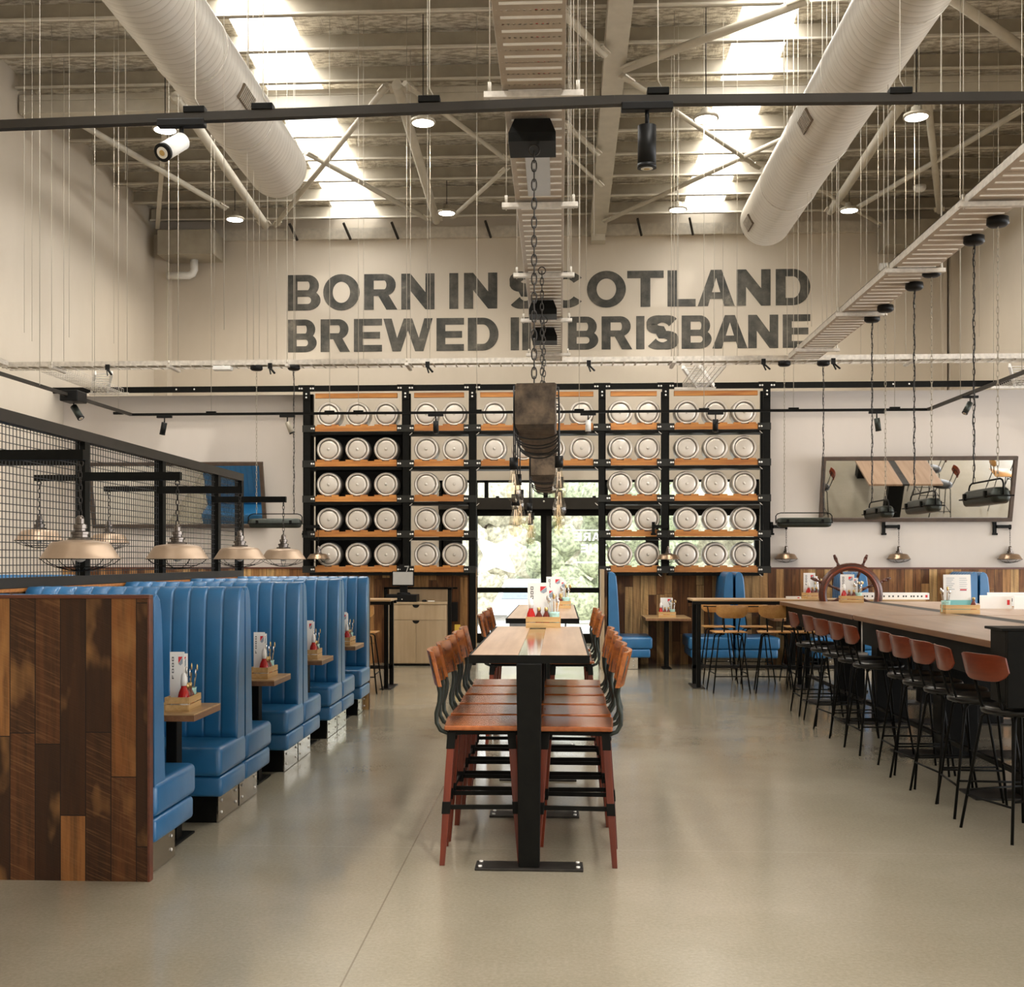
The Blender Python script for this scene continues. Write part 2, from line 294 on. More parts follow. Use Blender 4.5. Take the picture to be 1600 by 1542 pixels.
# ---------------------------------------------------------------- mesh helpers
class MB:
    def __init__(s): s.bm = bmesh.new()
    def _tag(s, fs, smooth):
        for f in fs: f.smooth = smooth
    def box(s, a, b, rot=None, piv=None):
        (x0,y0,z0),(x1,y1,z1) = a, b
        vs = [s.bm.verts.new(p) for p in ((x0,y0,z0),(x1,y0,z0),(x1,y1,z0),(x0,y1,z0),(x0,y0,z1),(x1,y0,z1),(x1,y1,z1),(x0,y1,z1))]
        for f in ((3,2,1,0),(4,5,6,7),(0,1,5,4),(1,2,6,5),(2,3,7,6),(3,0,4,7)): s.bm.faces.new([vs[i] for i in f])
        if rot is not None:
            m = Euler(rot).to_matrix(); c = Vector(piv) if piv is not None else Vector(((x0+x1)/2,(y0+y1)/2,(z0+z1)/2))
            for v in vs: v.co = m @ (v.co-c) + c
        return s
    def cbox(s, c, d, rot=None):
        return s.box(tuple(c[i]-d[i]/2 for i in range(3)), tuple(c[i]+d[i]/2 for i in range(3)), rot)
    def rbox(s, a, b, r=0.02, seg=3, puff=0.0):
        t = bmesh.new(); bmesh.ops.create_cube(t, size=1.0)
        for v in t.verts: v.co = Vector([a[i] + (v.co[i]+0.5)*(b[i]-a[i]) for i in range(3)])
        bmesh.ops.bevel(t, geom=list(t.edges), offset=r, segments=seg, affect='EDGES', profile=0.5)
        mp = {v.index if False else v: s.bm.verts.new(v.co) for v in t.verts}
        for f in t.faces:
            try: g = s.bm.faces.new([mp[v] for v in f.verts]); g.smooth = True
            except ValueError: pass
        t.free(); return s
    def bar(s, p0, p1, w, h=None, up=(0,0,1)):
        """rectangular bar between two points"""
        h = h or w; p0, p1 = Vector(p0), Vector(p1); d = (p1-p0).normalized(); u = Vector(up)
        if abs(d.dot(u)) > 0.99: u = Vector((0,1,0))
        sd = d.cross(u).normalized(); up2 = sd.cross(d)
        vs = []
        for p in (p0, p1):
            for a, b in ((-1,-1),(1,-1),(1,1),(-1,1)): vs.append(s.bm.verts.new(p + sd*a*w/2 + up2*b*h/2))
        for f in ((3,2,1,0),(4,5,6,7),(0,1,5,4),(1,2,6,5),(2,3,7,6),(3,0,4,7)): s.bm.faces.new([vs[i] for i in f])
        return s
    def cyl(s, p0, p1, r0, r1=None, seg=16, caps=True, smooth=True):
        r1 = r0 if r1 is None else r1; p0, p1 = Vector(p0), Vector(p1); d = (p1-p0).normalized()
        u = Vector((0,0,1)) if abs(d.z) < 0.9 else Vector((1,0,0)); a = d.cross(u).normalized(); b = d.cross(a)
        R = []
        for p, r in ((p0,r0),(p1,r1)): R.append([s.bm.verts.new(p + a*math.cos(2*PI*i/seg)*r + b*math.sin(2*PI*i/seg)*r) for i in range(seg)])
        for i in range(seg):
            f = s.bm.faces.new((R[0][i], R[0][(i+1)%seg], R[1][(i+1)%seg], R[1][i])); f.smooth = smooth
        if caps: s.bm.faces.new(R[0][::-1]); s.bm.faces.new(R[1])
        return s
    def lathe(s, prof, c=(0,0,0), axis='Z', seg=24, smooth=True, capends=True):
        c = Vector(c); rings = []
        for r, h in prof:
            ring = []
            if r < 1e-6: r = 1e-4
            for i in range(seg):
                ca, sa = math.cos(2*PI*i/seg)*r, math.sin(2*PI*i/seg)*r
                p = {'Z': (ca, sa, h), 'Y': (ca, h, -sa), 'X': (h, ca, sa)}[axis]
                ring.append(s.bm.verts.new(c + Vector(p)))
            rings.append(ring)
        for a, b in zip(rings, rings[1:]):
            for i in range(seg):
                f = s.bm.faces.new((a[i], a[(i+1)%seg], b[(i+1)%seg], b[i])); f.smooth = smooth
        if capends: s.bm.faces.new(rings[0][::-1]); s.bm.faces.new(rings[-1])
        return s
    def tube(s, pts, r, seg=8, closed=False):
        pts = [Vector(p) for p in pts]; n = len(pts); rings = []; prev = None
        for i, p in enumerate(pts):
            if closed: d = (pts[(i+1)%n] - pts[i-1]).normalized()
            else: d = (pts[min(i+1, n-1)] - pts[max(i-1, 0)]).normalized()
            if prev is None:
                u = Vector((0,0,1)) if abs(d.z) < 0.9 else Vector((1,0,0)); a = d.cross(u).normalized()
            else: a = (prev - d*prev.dot(d)).normalized()
            prev = a; b = d.cross(a)
            rings.append([s.bm.verts.new(p + a*math.cos(2*PI*k/seg)*r + b*math.sin(2*PI*k/seg)*r) for k in range(seg)])
        pr = list(zip(rings, rings[1:])) + ([(rings[-1], rings[0])] if closed else [])
        for A, B in pr:
            for k in range(seg):
                f = s.bm.faces.new((A[k], A[(k+1)%seg], B[(k+1)%seg], B[k])); f.smooth = True
        if not closed: s.bm.faces.new(rings[0][::-1]); s.bm.faces.new(rings[-1])
        return s
    def torus(s, c, R, r, n=(0,0,1), seg=24, ts=8, sx=1.0):
        n = Vector(n).normalized(); u = Vector((0,0,1)) if abs(n.z) < 0.9 else Vector((1,0,0)); a = n.cross(u).normalized(); b = n.cross(a)
        return s.tube([Vector(c) + a*math.cos(2*PI*i/seg)*R*sx + b*math.sin(2*PI*i/seg)*R for i in range(seg)], r, ts, True)
    def poly(s, pts, thick=None, n=None):
        vs = [s.bm.verts.new(p) for p in pts]; f = s.bm.faces.new(vs)
        if thick:
            e = bmesh.ops.extrude_face_region(s.bm, geom=[f]); v2 = [g for g in e['geom'] if isinstance(g, bmesh.types.BMVert)]
            for v in v2: v.co += Vector(n)*thick
        return s
    def sphere(s, c, r, seg=12, rings=8, sc=(1,1,1)):
        m = Matrix.Translation(Vector(c)) @ Matrix.Diagonal((sc[0], sc[1], sc[2], 1))
        g = bmesh.ops.create_uvsphere(s.bm, u_segments=seg, v_segments=rings, radius=r, matrix=m)
        for v in g['verts']:
            for f in v.link_faces: f.smooth = True
        return s
    def build(s, name, mat, parent=None, bevel=0.0, world=False):
        me = bpy.data.meshes.new(name)
        if world and parent is not None:
            for v in s.bm.verts: v.co -= parent.location
        bmesh.ops.recalc_face_normals(s.bm, faces=s.bm.faces)
        s.bm.to_mesh(me); s.bm.free()
        o = bpy.data.objects.new(name, me); COL.objects.link(o)
        me.materials.append(MAT[mat] if isinstance(mat, str) else mat)
        if parent is not None: o.parent = parent
        if bevel:
            md = o.modifiers.new('bevel', 'BEVEL'); md.width = bevel; md.segments = 2; md.limit_method = 'ANGLE'; md.angle_limit = 0.6
        return o
def tag(o, label=None, cat=None, group=None, kind=None):
    if label:
        n = len(label.replace(',', ' ').split())
        if not 4 <= n <= 16: print('LABEL LENGTH', n, label)
        o['label'] = label
    if cat: o['category'] = cat
    if group: o['group'] = group
    if kind: o['kind'] = kind
    return o
def thing(name, label, cat, loc=(0,0,0), rotz=0.0, group=None):
    o = bpy.data.objects.new(name, None); o.empty_display_size = 0.1; COL.objects.link(o)
    o.location = loc; o.rotation_euler = (0, 0, rotz); return tag(o, label, cat, group)
def struct(name, mb, mat, parent=None, **k):
    o = mb.build(name, mat, parent, **k)
    if parent is None: o['kind'] = 'structure'
    return o
def dup(root, loc, rotz=0.0, label=None, group=None, scale=None):
    r = root.copy(); COL.objects.link(r); r.location = loc; r.rotation_euler = (0, 0, rotz)
    if scale: r.scale = scale
    if label: tag(r, label)
    if group: r['group'] = group
    for ch in list(root.children):
        c = ch.copy(); COL.objects.link(c); c.parent = r
        for g in list(ch.children):
            d = g.copy(); COL.objects.link(d); d.parent = c
    return r
class Kind:
    """first placement moves the prototype itself, later ones copy it"""
    def __init__(s, root): s.root, s.used = root, False
    def put(s, loc, rotz=0.0, label=None, group=None, scale=None):
        if not s.used:
            s.used = True; r = s.root; r.location = loc; r.rotation_euler = (0,0,rotz)
            if label: tag(r, label)
            if group: r['group'] = group
            if scale: r.scale = scale
            s.snap = r; return r
        return dup(s.root, loc, rotz, label, group, scale)
ORD = ['nearest', 'second', 'third', 'fourth', 'fifth', 'sixth', 'seventh', 'eighth', 'ninth', 'tenth', 'eleventh']
ORD1 = ['first'] + ORD[1:]

# ---------------------------------------------------------------- the setting
YL, YU = 16.95, 21.1           # lower partition wall, upper (outer) back wall
XL, XR = -7.45, 7.10
BEAMZ = atY(800, 612, 16.8).z
def roofZ(Y): return 7.62 + (YU-Y)*0.055       # underside of purlins
struct('floor', MB().box((-8.2, -8, -0.2), (8.2, 21.6, 0)), 'polished_concrete')
ws = MB()
ws.box((XL-0.2, -8, 0), (XL, YU+0.2, 9.8))
struct('wall_left', ws, 'wall_upper')
# right wall has an opening (roller door) beside the camera
wr = MB().box((XR, YL-0.1, 0), (XR+0.2, YU+0.2, 9.8)).box((XR, -8, 0), (XR+0.2, -3.0, 9.8)).box((XR, -3.0, 4.3), (XR+0.2, YL-0.1, 9.8))
struct('wall_right', wr, 'wall_upper')
# side room opening off the hall on the right, with a long window to daylight
struct('floor_side_room', MB().box((8.2, -8, -0.2), (13.2, 17.2, 0)), 'polished_concrete')
struct('wall_side_room', MB().box((13.0, -8, 0), (13.2, 17.2, 0.6)).box((13.0, -8, 4.0), (13.2, 17.2, 4.4)).box((XR+0.2, 17.0, 0), (13.0, 17.2, 4.3)).box((XR+0.2, -8.0, 0), (13.0, -7.8, 4.3)), 'wall_lower')
struct('ceiling_side_room', MB().box((XR+0.2, -8, 4.3), (13.2, 17.2, 4.4)), 'wall_upper')
wb_ = MB().box((XL, -8, 0), (-4.2, -7.8, 9.8)).box((5.2, -8, 0), (XR, -7.8, 9.8)).box((-4.2, -8, 0), (5.2, -7.8, 9.8))
struct('wall_behind_camera', wb_, 'wall_upper')
# upper back wall with the entry glazing opening
gx0, gx1 = atY(686, 800, YU).x, atY(1186, 800, YU).x
gz1 = atY(875, 750, YU).z
wbk = MB().box((XL, YU, gz1), (XR, YU+0.2, 9.8)).box((XL, YU, 0), (gx0, YU+0.2, gz1)).box((gx1, YU, 0), (XR, YU+0.2, gz1))
struct('wall_back', wbk, 'wall_upper')
# pilasters in the back corners
px0, px1 = atY(236, 500, YU).x, atY(262, 500, YU-0.25).x
struct('trim_1', MB().box((XL, YU-0.28, 0), (px1, YU, 7.5)), 'wall_upper')
a_, b_ = atY(1471, 500, YU).x, XR
struct('trim_2', MB().box((a_, YU-0.12, 0), (a_+0.06, YU, 7.3)).box((a_+0.1, YU-0.2, 0), (b_, YU, 7.3)), 'wall_upper')
# lower partition wall either side of the keg rack
rx0, rx1 = atY(474, 800, 16.6).x, atY(1205, 800, 16.6).x
struct('wall_partition_left', MB().box((XL, YL, 0), (rx0+0.05, YL+0.18, BEAMZ)), 'wall_lower')
struct('wall_partition_right', MB().box((rx1-0.05, YL, 0), (XR, YL+0.18, BEAMZ)), 'wall_lower')
# vertical board wainscot along the partition
WZ = atY(1300, 889, YL-0.05).z
cx0, cx1 = atY(745, 900, YL).x, atY(938, 900, YL).x
struct('trim_3', MB().box((XL, YL-0.06, 0), (cx0, YL-0.005, WZ)), 'reclaimed_mixed')
struct('trim_4', MB().box((cx1, YL-0.06, 0), (XR, YL-0.005, WZ)), 'reclaimed_mixed')
struct('trim_5', MB().box((XL, YL-0.075, WZ), (cx0, YL, WZ+0.025)).box((cx1, YL-0.075, WZ), (XR, YL, WZ+0.025)), 'panel_trim_wood')
# roof: foil sheet on purlins with two skylight strips
SKY = [(-4.12, -3.33), (2.22, 2.92)]
def roof_strip(mb, x0, x1, dz=0.26, th=0.04, y0=-8.0, y1=YU+0.2):
    vs = [(x0, y0, roofZ(y0)+dz), (x1, y0, roofZ(y0)+dz), (x1, y1, roofZ(y1)+dz), (x0, y1, roofZ(y1)+dz)]
    mb.poly(vs, th, (0,0,1))
rf = MB()
for x0, x1 in ((XL-0.2, SKY[0][0]), (SKY[0][1], SKY[1][0]), (SKY[1][1], XR+0.2)): roof_strip(rf, x0, x1)
struct('ceiling', rf, 'roof_foil')
for i, (x0, x1) in enumerate(SKY):
    m = MB(); roof_strip(m, x0, x1, 0.29, 0.006); struct('window_%d' % (i+1), m, 'skylight_sheet')
# purlins: each a Z section across the hall
pr = None; k = 0; Y = 20.55
while Y > 6.5:
    z = roofZ(Y)
    m = MB(); x0, x1 = XL+0.05, XR-0.05
    m.box((x0, Y-0.006, z), (x1, Y+0.006, z+0.22)); m.box((x0, Y-0.075, z), (x1, Y, z+0.012)); m.box((x0, Y, z+0.21), (x1, Y+0.075, z+0.222)); m.box((x0, Y-0.078, z), (x1, Y-0.068, z+0.03))
    o = m.build('roof_purlin', 'galv_dark')
    MB().box((x0, Y-0.080, z-0.004), (x1, Y-0.045, z)).box((x0, Y-0.082, z-0.004), (x1, Y-0.079, z+0.022)).build('purlin_highlight', 'galv_highlight', o)  # paler strip paints a highlight along the purlin's lower edge
    tag(o, 'galvanised roof purlin spanning the hall, %s counted from the lettered back wall' % ORD1[min(k, 10)] if k < 11 else 'galvanised roof purlin spanning the hall, %dth counted from the lettered back wall' % (k+1), 'purlin', 'roof purlins across the hall')
    Y -= 0.86; k += 1
# mullion batten beside the left skylight (two thin runs)
# ---------------------------------------------------------------- roof steel
def rp(px, py, dz=-0.12):
    """point on the bracing plane just under the purlins, seen at a pixel of the photo"""
    d = ray(px, py); t = (7.62+dz+YU*0.055-HC)/(d.z+0.055*d.y)
    return Vector((d.x*t, d.y*t, HC+d.z*t))
# central rafter running down the hall and the cross rafter
x = 0.69
m = MB()
def rafter(m, y0, y1, x0, x1, dz0, dz1):
    m.poly([(x0, y0, roofZ(y0)+dz0), (x1, y0, roofZ(y0)+dz0), (x1, y1, roofZ(y1)+dz0), (x0, y1, roofZ(y1)+dz0)], dz1-dz0, (0,0,1))
rafter(m, 3.0, YU-0.25, 0.55, 0.83, -0.24, -0.005)
ra = thing('roof_rafter', 'long box steel rafter running down the hall right of the central tray', 'roof beam', (0.69, YU-0.25, 7.4))
m.build('beam', 'painted_steel', ra, world=True)
m = MB(); z = roofZ(YU-0.3)-0.24; m.box((0.56, YU-0.3, z-0.12), (0.82, YU-0.002, z)); m.build('wall_bracket', 'painted_steel', ra, world=True)
yb = 15.6; zb = roofZ(yb)
m = MB(); m.box((XL+0.02, yb-0.12, zb-0.27), (0.54, yb+0.12, zb-0.10)).box((XL+0.02, yb-0.12, zb-0.10), (0.54, yb-0.10, zb-0.012))
tag(m.build('roof_beam', 'painted_steel', None, 0.01), 'pale steel cross beam from the left wall to the rafter', 'roof beam', 'cross beams under the purlins')
m = MB(); m.box((0.84, yb-0.12, zb-0.27), (XR-0.02, yb+0.12, zb-0.10)).box((0.84, yb-0.12, zb-0.10), (XR-0.02, yb-0.10, zb-0.012))
tag(m.build('roof_beam', 'painted_steel', None, 0.01), 'pale steel cross beam from the rafter to the right wall', 'roof beam', 'cross beams under the purlins')
def brace(p, q, r, label, mat='painted_steel', dz=-0.30, gus=True):
    a, b = rp(*p, dz), rp(*q, dz); a.y = min(a.y, YU-0.2); b.y = min(b.y, YU-0.2)
    t = thing('roof_brace', label, 'roof brace', b, 0, 'diagonal roof braces')
    (MB().cyl(a, b, r, seg=12)).build('tube', mat, t, world=True)
    if gus:
        d = (b-a).normalized(); MB().bar(a, a+d*0.22, r*3.2, 0.02).build('end_plate', mat, t, world=True); MB().bar(b-d*0.22, b, r*3.2, 0.02).build('end_plate', mat, t, world=True)
brace((275,150),(415,352),0.07,'thick round brace left of the left duct, reaching back wall')
brace((620,132),(682,345),0.07,'thick round brace ending above the left end of the lettering')
brace((605,133),(430,352),0.04,'slim brace crossing in front of the left skylight, leaning left')
brace((478,238),(668,342),0.04,'slim brace from the left duct end to the back wall')
brace((632,130),(792,250),0.035,'slim brace between the left duct and the central tray, upper')
brace((706,340),(792,262),0.035,'slim brace rising from the back wall towards the central tray')
brace((120,190),(352,325),0.045,'slim brace in the far left corner under the foil roof')
brace((975,108),(1262,0),0.05,'brace rising from the rafter to the top of the right skylight')
brace((972,118),(1186,262),0.035,'brace from the rafter down across the right skylight')
brace((945,346),(1242,208),0.035,'brace from the rafter foot up to the right duct')
brace((1410,160),(1298,330),0.07,'thick round brace behind the right duct, leaning left')
brace((1450,160),(1468,330),0.05,'upright looking brace right of the right duct')
brace((1220,262),(1375,350),0.03,'slim dark brace running behind the right duct to back wall')
brace((1330,330),(1600,170),0.04,'long brace in the dark far right corner of the roof')
brace((1475,-10),(1620,90),0.06,'brace cutting the top right corner of the view')
brace((870,10),(945,85),0.05,'dark brace between the central tray and the rafter, upper')
brace((880,190),(935,240),0.04,'dark brace between the central tray and the rafter, middle')
brace((940,290),(860,215),0.03,'short dark brace beside the rafter near the back wall')
# corner post under the cross beam at left
a = rp(246,150); p = atY(246,355,20.4)
m = MB().bar((a.x, 15.7, zb-0.28), p, 0.07); 
tag(m.build('roof_strut', 'painted_steel'), 'square strut from the left cross beam to the far left corner', 'roof strut')
# soffit strip and small brackets where roof meets back wall
m = MB().box((XL+0.6, YU-0.1, 7.42), (XR-0.6, YU-0.005, 7.62)); struct('trim_6', m, 'soffit_paint')
for i, px in enumerate((465, 548, 622, 766, 1000, 1080, 1160)):
    x = atY(px, 335, YU).x
    m = MB().bar((x-0.07, YU-0.35, roofZ(YU)+0.02), (x+0.02, YU-0.11, 7.40), 0.035)
    tag(m.build('purlin_bracket', 'brown_steel'), 'small dark bracket on the white strip above the lettering, %s from left' % ORD1[i], 'bracket', 'brackets along the top of the back wall')
# gutter boxes with white pipe elbows in both far corners
def gutter(x0, x1, px_, lab):
    t = thing('rainwater_head', lab, 'rainwater box', ((x0+x1)/2, YU-0.02, 6.9), 0, 'rainwater boxes in the far corners')
    MB().box((x0, YU-0.75, 7.0), (x1, YU-0.13, 7.45)).build('box', 'galv_dark', t, 0.01, True)
    pts = [(px_, YU-0.35, 7.05), (px_, YU-0.35, 6.82), (px_-0.03, YU-0.35, 6.75), (px_-0.1, YU-0.35, 6.72), (px_-0.5, YU-0.35, 6.72)]
    MB().tube(pts, 0.07, 12).build('pipe_elbow', 'white_plastic', t, world=True)
gutter(atY(247,340,YU-0.7).x, atY(335,340,YU-0.7).x, atY(302,340,YU-0.4).x, 'grey rainwater box with a pale pipe elbow, far left corner')
gutter(atY(1385,340,YU-0.7).x, atY(1480,340,YU-0.7).x, atY(1412,340,YU-0.4).x+0.1, 'grey rainwater box with a pale pipe elbow, far right corner')
# ---------------------------------------------------------------- ducts
def duct(x, y1, lab, grilles, side):
    t = thing('spiral_duct', lab, 'duct', (x, y1, 5.77), 0, 'round spiral ducts')
    m = MB(); prof = [(0.32, -14.0), (0.32, -0.03), (0.315, -0.01), (0.30, 0.0), (0.01, 0.0)]
    m.lathe(prof, (x, y1, 5.77), 'Y', 48, capends=False); m.build('duct_tube', 'spiral_duct', t, world=True)
    m = MB()
    for k in range(1, 8): m.torus((x, y1-k*1.5, 5.77), 0.322, 0.006, (0,1,0), 40, 6)
    m.build('joint_band', 'galvanised', t, world=True)
    for gy, sd in grilles:
        g = MB(); 
        c = Vector((x+sd*math.cos(math.radians(28))*0.325, gy, 5.77-math.sin(math.radians(28))*0.325))
        g.cbox(c, (0.015, 0.36, 0.13), (0, sd*math.radians(28), 0))
        go = g.build('air_grille', 'duct_grille', t, world=True)
        f = MB()
        for i in range(9):
            f.cbox(c+Vector((sd*0.008, -0.15+i*0.0375, -0.003)), (0.012, 0.006, 0.12), (0, sd*math.radians(28), 0))
        f.build('grille_louvre', 'galvanised', t, world=True)
    for k, yy in enumerate((y1-1.2, y1-4.2)):
        MB().cyl((x, yy, 6.08), (x, yy, roofZ(yy)+0.05), 0.006, seg=6).build('hanger_wire', 'wire_light', t, world=True)
duct(atY(438,262,12.5).x, 12.4, 'round silver spiral duct hanging on the left, nearer open end', [(10.1, 1)], 1)
duct(atY(1196,360,14.6).x, 14.6, 'round silver spiral duct hanging on the right, reaching further back', [(14.15, -1), (10.9, -1)], -1)
# ---------------------------------------------------------------- cable trays
ZT = HC + 2.45
def hanger_bar(t, c, wd, along='X', wires=True, lift=None):
    m = MB(); d = (wd, 0.045, 0.035) if along == 'X' else (0.045, wd, 0.035)
    m.cbox(c, d); m.build('support_channel', 'galvanised', t, 0.004, True)
    if wires:
        for s_ in (-1, 1):
            p = Vector(c) + (Vector((s_*(wd/2-0.03), 0, 0)) if along == 'X' else Vector((0, s_*(wd/2-0.03), 0)))
            mm = MB().cyl(p+Vector((0,0,-0.03)), (p.x, p.y, roofZ(p.y)+0.258), 0.0036, seg=6).cyl(p+Vector((0,0,0.01)), p+Vector((0,0,0.07)), 0.011, seg=6)
            mm.build('hanger_rod', 'wire_light', t, world=True)
def tray_along(xc, wd, y0, y1, z, lab, bars, barw=0.52):
    t = thing('cable_tray', lab, 'cable tray', (xc, y0, z), 0, 'perforated cable trays')
    MB().box((xc-wd/2, y0, z), (xc+wd/2, y1, z+0.004)).build('tray_floor', 'perforated_steel', t, world=True)
    MB().box((xc-wd/2-0.003, y0, z), (xc-wd/2, y1, z+0.06)).box((xc+wd/2, y0, z), (xc+wd/2+0.003, y1, z+0.06)).box((xc-wd/2-0.003, y0, z+0.055), (xc-wd/2+0.012, y1, z+0.06)).box((xc+wd/2-0.012, y0, z+0.055), (xc+wd/2+0.003, y1, z+0.06)).build('side_rail', 'galvanised', t, world=True)
    m = MB(); yy = math.ceil(0.0)*0.135+y0+0.135*0.25-0.014
    while yy < y1-0.02: m.box((xc-wd/2+0.03, yy, z-0.006), (xc+wd/2-0.015, yy+0.016, z+0.0)); yy += 0.135
    m.build('slot_light_strip', 'slot_light', t, world=True)  # pale strips added to imitate light shining through the slots
    for b in bars: hanger_bar(t, (xc, b, z-0.028), barw)
    return t
xc_c, w_c = -0.137, 0.325
tr = tray_along(xc_c, w_c, 2.6, 14.2, ZT, 'central perforated cable tray running straight down the hall', [4.1, 6.0, 7.87, 9.8, 11.65, 13.6])
# red and grey cables lying in the central tray
m = MB(); m.tube([(xc_c+0.06, 2.6, ZT+0.03), (xc_c+0.07, 6, ZT+0.03), (xc_c+0.05, 14, ZT+0.03)], 0.012); m.tube([(xc_c+0.03, 2.6, ZT+0.02), (xc_c+0.03, 14, ZT+0.02)], 0.008)
m.build('power_cable', 'red_print', tr, world=True)
tr2 = tray_along(2.965, 0.36, 3.0, 14.2, ZT, 'right perforated cable tray above the communal tables', [5.7, 8.0, 9.8, 11.52, 13.45], 0.5)
# cross tray of wire ladder type
t = thing('cable_tray', 'slim ladder cable tray crossing the hall in front of the lettering', 'cable tray', (0, 14.5, ZT), 0, 'perforated cable trays')
m = MB(); x0, x1, y0, y1 = -7.1, 6.9, 14.25, 14.55
for yy in (y0, y1):
    m.box((x0, yy-0.003, ZT-0.005), (x1, yy+0.003, ZT+0.055))
m.build('side_rail', 'galvanised', t, world=True)
m = MB(); xx = x0+0.05
while xx < x1: m.box((xx, y0, ZT-0.005), (xx+0.02, y1, ZT+0.005)); xx += 0.14
m.build('rung', 'galvanised', t, world=True)
m = MB().tube([(x0, y0+0.1, ZT+0.015), (0, y0+0.13, ZT+0.015), (x1, y0+0.1, ZT+0.015)], 0.02).tube([(x0, y0+0.2, ZT+0.015), (0, y0+0.18, ZT+0.015), (x1, y0+0.2, ZT+0.015)], 0.014)
m.build('power_cable', 'galv_dark', t, world=True)
for xx in (-6.4, -4.9, -3.4, -1.9, 1.4, 4.3, 5.8):
    hanger_bar(t, (xx, 14.4, ZT-0.02), 0.42, 'Y')
for px in (168, 422, 668, 920, 1193, 1302):
    p = atY(px, 570, 14.2); m = MB(); m.cbox((p.x, 14.2, ZT-0.03), (0.05, 0.03, 0.07)).bar((p.x, 14.2, ZT-0.05), (p.x+0.07, 14.15, ZT-0.13), 0.02).bar((p.x-0.01, 14.2, ZT-0.05), (p.x+0.02, 14.15, ZT-0.14), 0.014)
    m.build('junction_clip', 'black_plastic', t, world=True)
p = atY(348, 580, 14.3); MB().cbox((p.x, 14.3, ZT-0.04), (0.23, 0.12, 0.05)).build('white_box', 'white_plastic', t, 0.01, True)
# short trays between the cross tray and the partition
def wire_tray(xc, wd, y0, y1, z, lab, tip=None):
    t = thing('wire_basket_tray', lab, 'cable tray', (xc, y0, z), 0, 'short wire basket trays')
    m = MB(); n = 7
    for i in range(n):
        x = xc-wd/2+wd*i/(n-1); m.cyl((x, y0, z), (x, y1, z), 0.004, seg=5)
    yy = y0
    while yy < y1:
        m.cyl((xc-wd/2, yy, z), (xc+wd/2, yy, z), 0.003, seg=5); m.cyl((xc-wd/2, yy, z), (xc-wd/2, yy, z+0.06), 0.003, seg=5); m.cyl((xc+wd/2, yy, z), (xc+wd/2, yy, z+0.06), 0.003, seg=5); yy += 0.07
    for s_ in (-1, 1): m.cyl((xc+s_*wd/2, y0, z+0.06), (xc+s_*wd/2, y1, z+0.06), 0.004, seg=5)
    m.build('wire_mesh', 'galvanised', t, world=True)
    MB().box((xc-wd/2-0.12, y1-0.1, z-0.04), (xc+wd/2+0.1, y1-0.05, z-0.005)).build('support_channel', 'galvanised', t, world=True)
    for s_ in (-1, 1): MB().cyl((xc+s_*(wd/2+0.08), y1-0.075, z-0.02), (xc+s_*(wd/2+0.08), y1-0.075, roofZ(y1)+0.258), 0.004, seg=5).build('hanger_rod', 'wire_light', t, world=True)
    if tip:
        g = MB(); a0 = Vector((xc+tip*0.12, y1-0.6, z+0.20)); a1 = Vector((xc-tip*0.12, y1-0.15, z-0.0))
        for s_ in (-0.12, 0.12): g.bar(a0+Vector((s_, 0, 0)), a1+Vector((s_, 0, 0)), 0.03, 0.06)
        for k in range(8):
            q = a0.lerp(a1, (k+0.5)/8); g.bar(q-Vector((0.12,0,0)), q+Vector((0.12,0,0)), 0.03, 0.008)
        g.build('ramp_section', 'white_plastic', t, world=True)
    return t
wire_tray(1.92, 0.36, 14.7, 16.5, ZT, 'short wire basket tray reaching back above the right rack bay', -1)
wire_tray(-7.02+0.45, 0.36, 14.7, 16.6, ZT, 'short wire basket tray in the far left corner of the cross tray', 1)
wire_tray(6.35, 0.36, 14.7, 16.6, ZT, 'short wire basket tray at the right end of the cross tray', -1)
tray_along(-7.1, 0.3, 12.2, 14.2, ZT, 'short perforated tray along the left wall', [13.0], 0.36)
# ---------------------------------------------------------------- lighting track loop
ZK = 3.30
yN, yF = 4.49, 14.0
xl_, xr_ = atY(205, 655, yF).x, atY(1450, 640, yF).x
t = thing('lighting_track', 'black lighting track loop hung in a wide rectangle round the hall', 'lighting track', (0, yF, ZK))
def track_piece(m, a, b, w=0.034): m.bar(a, b, w, w)
near_c = atY(960, 158, yN); near_l = atY(-40, 198, yN); near_r = atY(1640, 152, yN)
MB().bar(near_l, near_c, 0.034).bar(near_c, near_r, 0.034).build('near_bar', 'brown_steel', t, world=True)
zF = atY(875, 643.5, yF).z
MB().bar((xl_, yF, zF), (xr_, yF, zF), 0.03).build('far_bar', 'black_steel', t, world=True)
MB().bar((xl_, yF, zF), (xl_-0.15, 9.0, zF), 0.034).build('left_bar', 'brown_steel', t, world=True)
MB().bar((xr_, yF, zF), (xr_+0.1, 7.5, zF), 0.034).build('right_bar', 'brown_steel', t, world=True)
for px in (305, 411, 671, 1028, 1406):
    y = 152+max(0, (960-px))*0.044; p = atY(px, y+1, yN)
    m = MB(); m.cbox(p+Vector((0,0,0.022)), (0.085, 0.045, 0.026)); m.build('track_clip', 'black_steel', t, 0.003, True)
    m = MB(); m.tube([p+Vector((0.02,0,0.03)), p+Vector((0.0,0,0.07)), p+Vector((0.0,0,roofZ(yN)+0.258-p.z))], 0.0025, 5); m.build('hanger_wire', 'wire_light', t, world=True)
for px in (185, 330, 515, 560, 745, 905, 1240, 1398, 1100):
    p = atY(px, 649 if px < 800 else 642, yF)
    MB().cbox((p.x, yF, zF+0.018), (0.12, 0.04, 0.03)).build('track_clip', 'black_steel', t, world=True)
    MB().cyl((p.x, yF, zF), (p.x, yF, roofZ(yF)+0.258), 0.0035, seg=5).build('hanger_wire', 'wire_light', t, world=True)
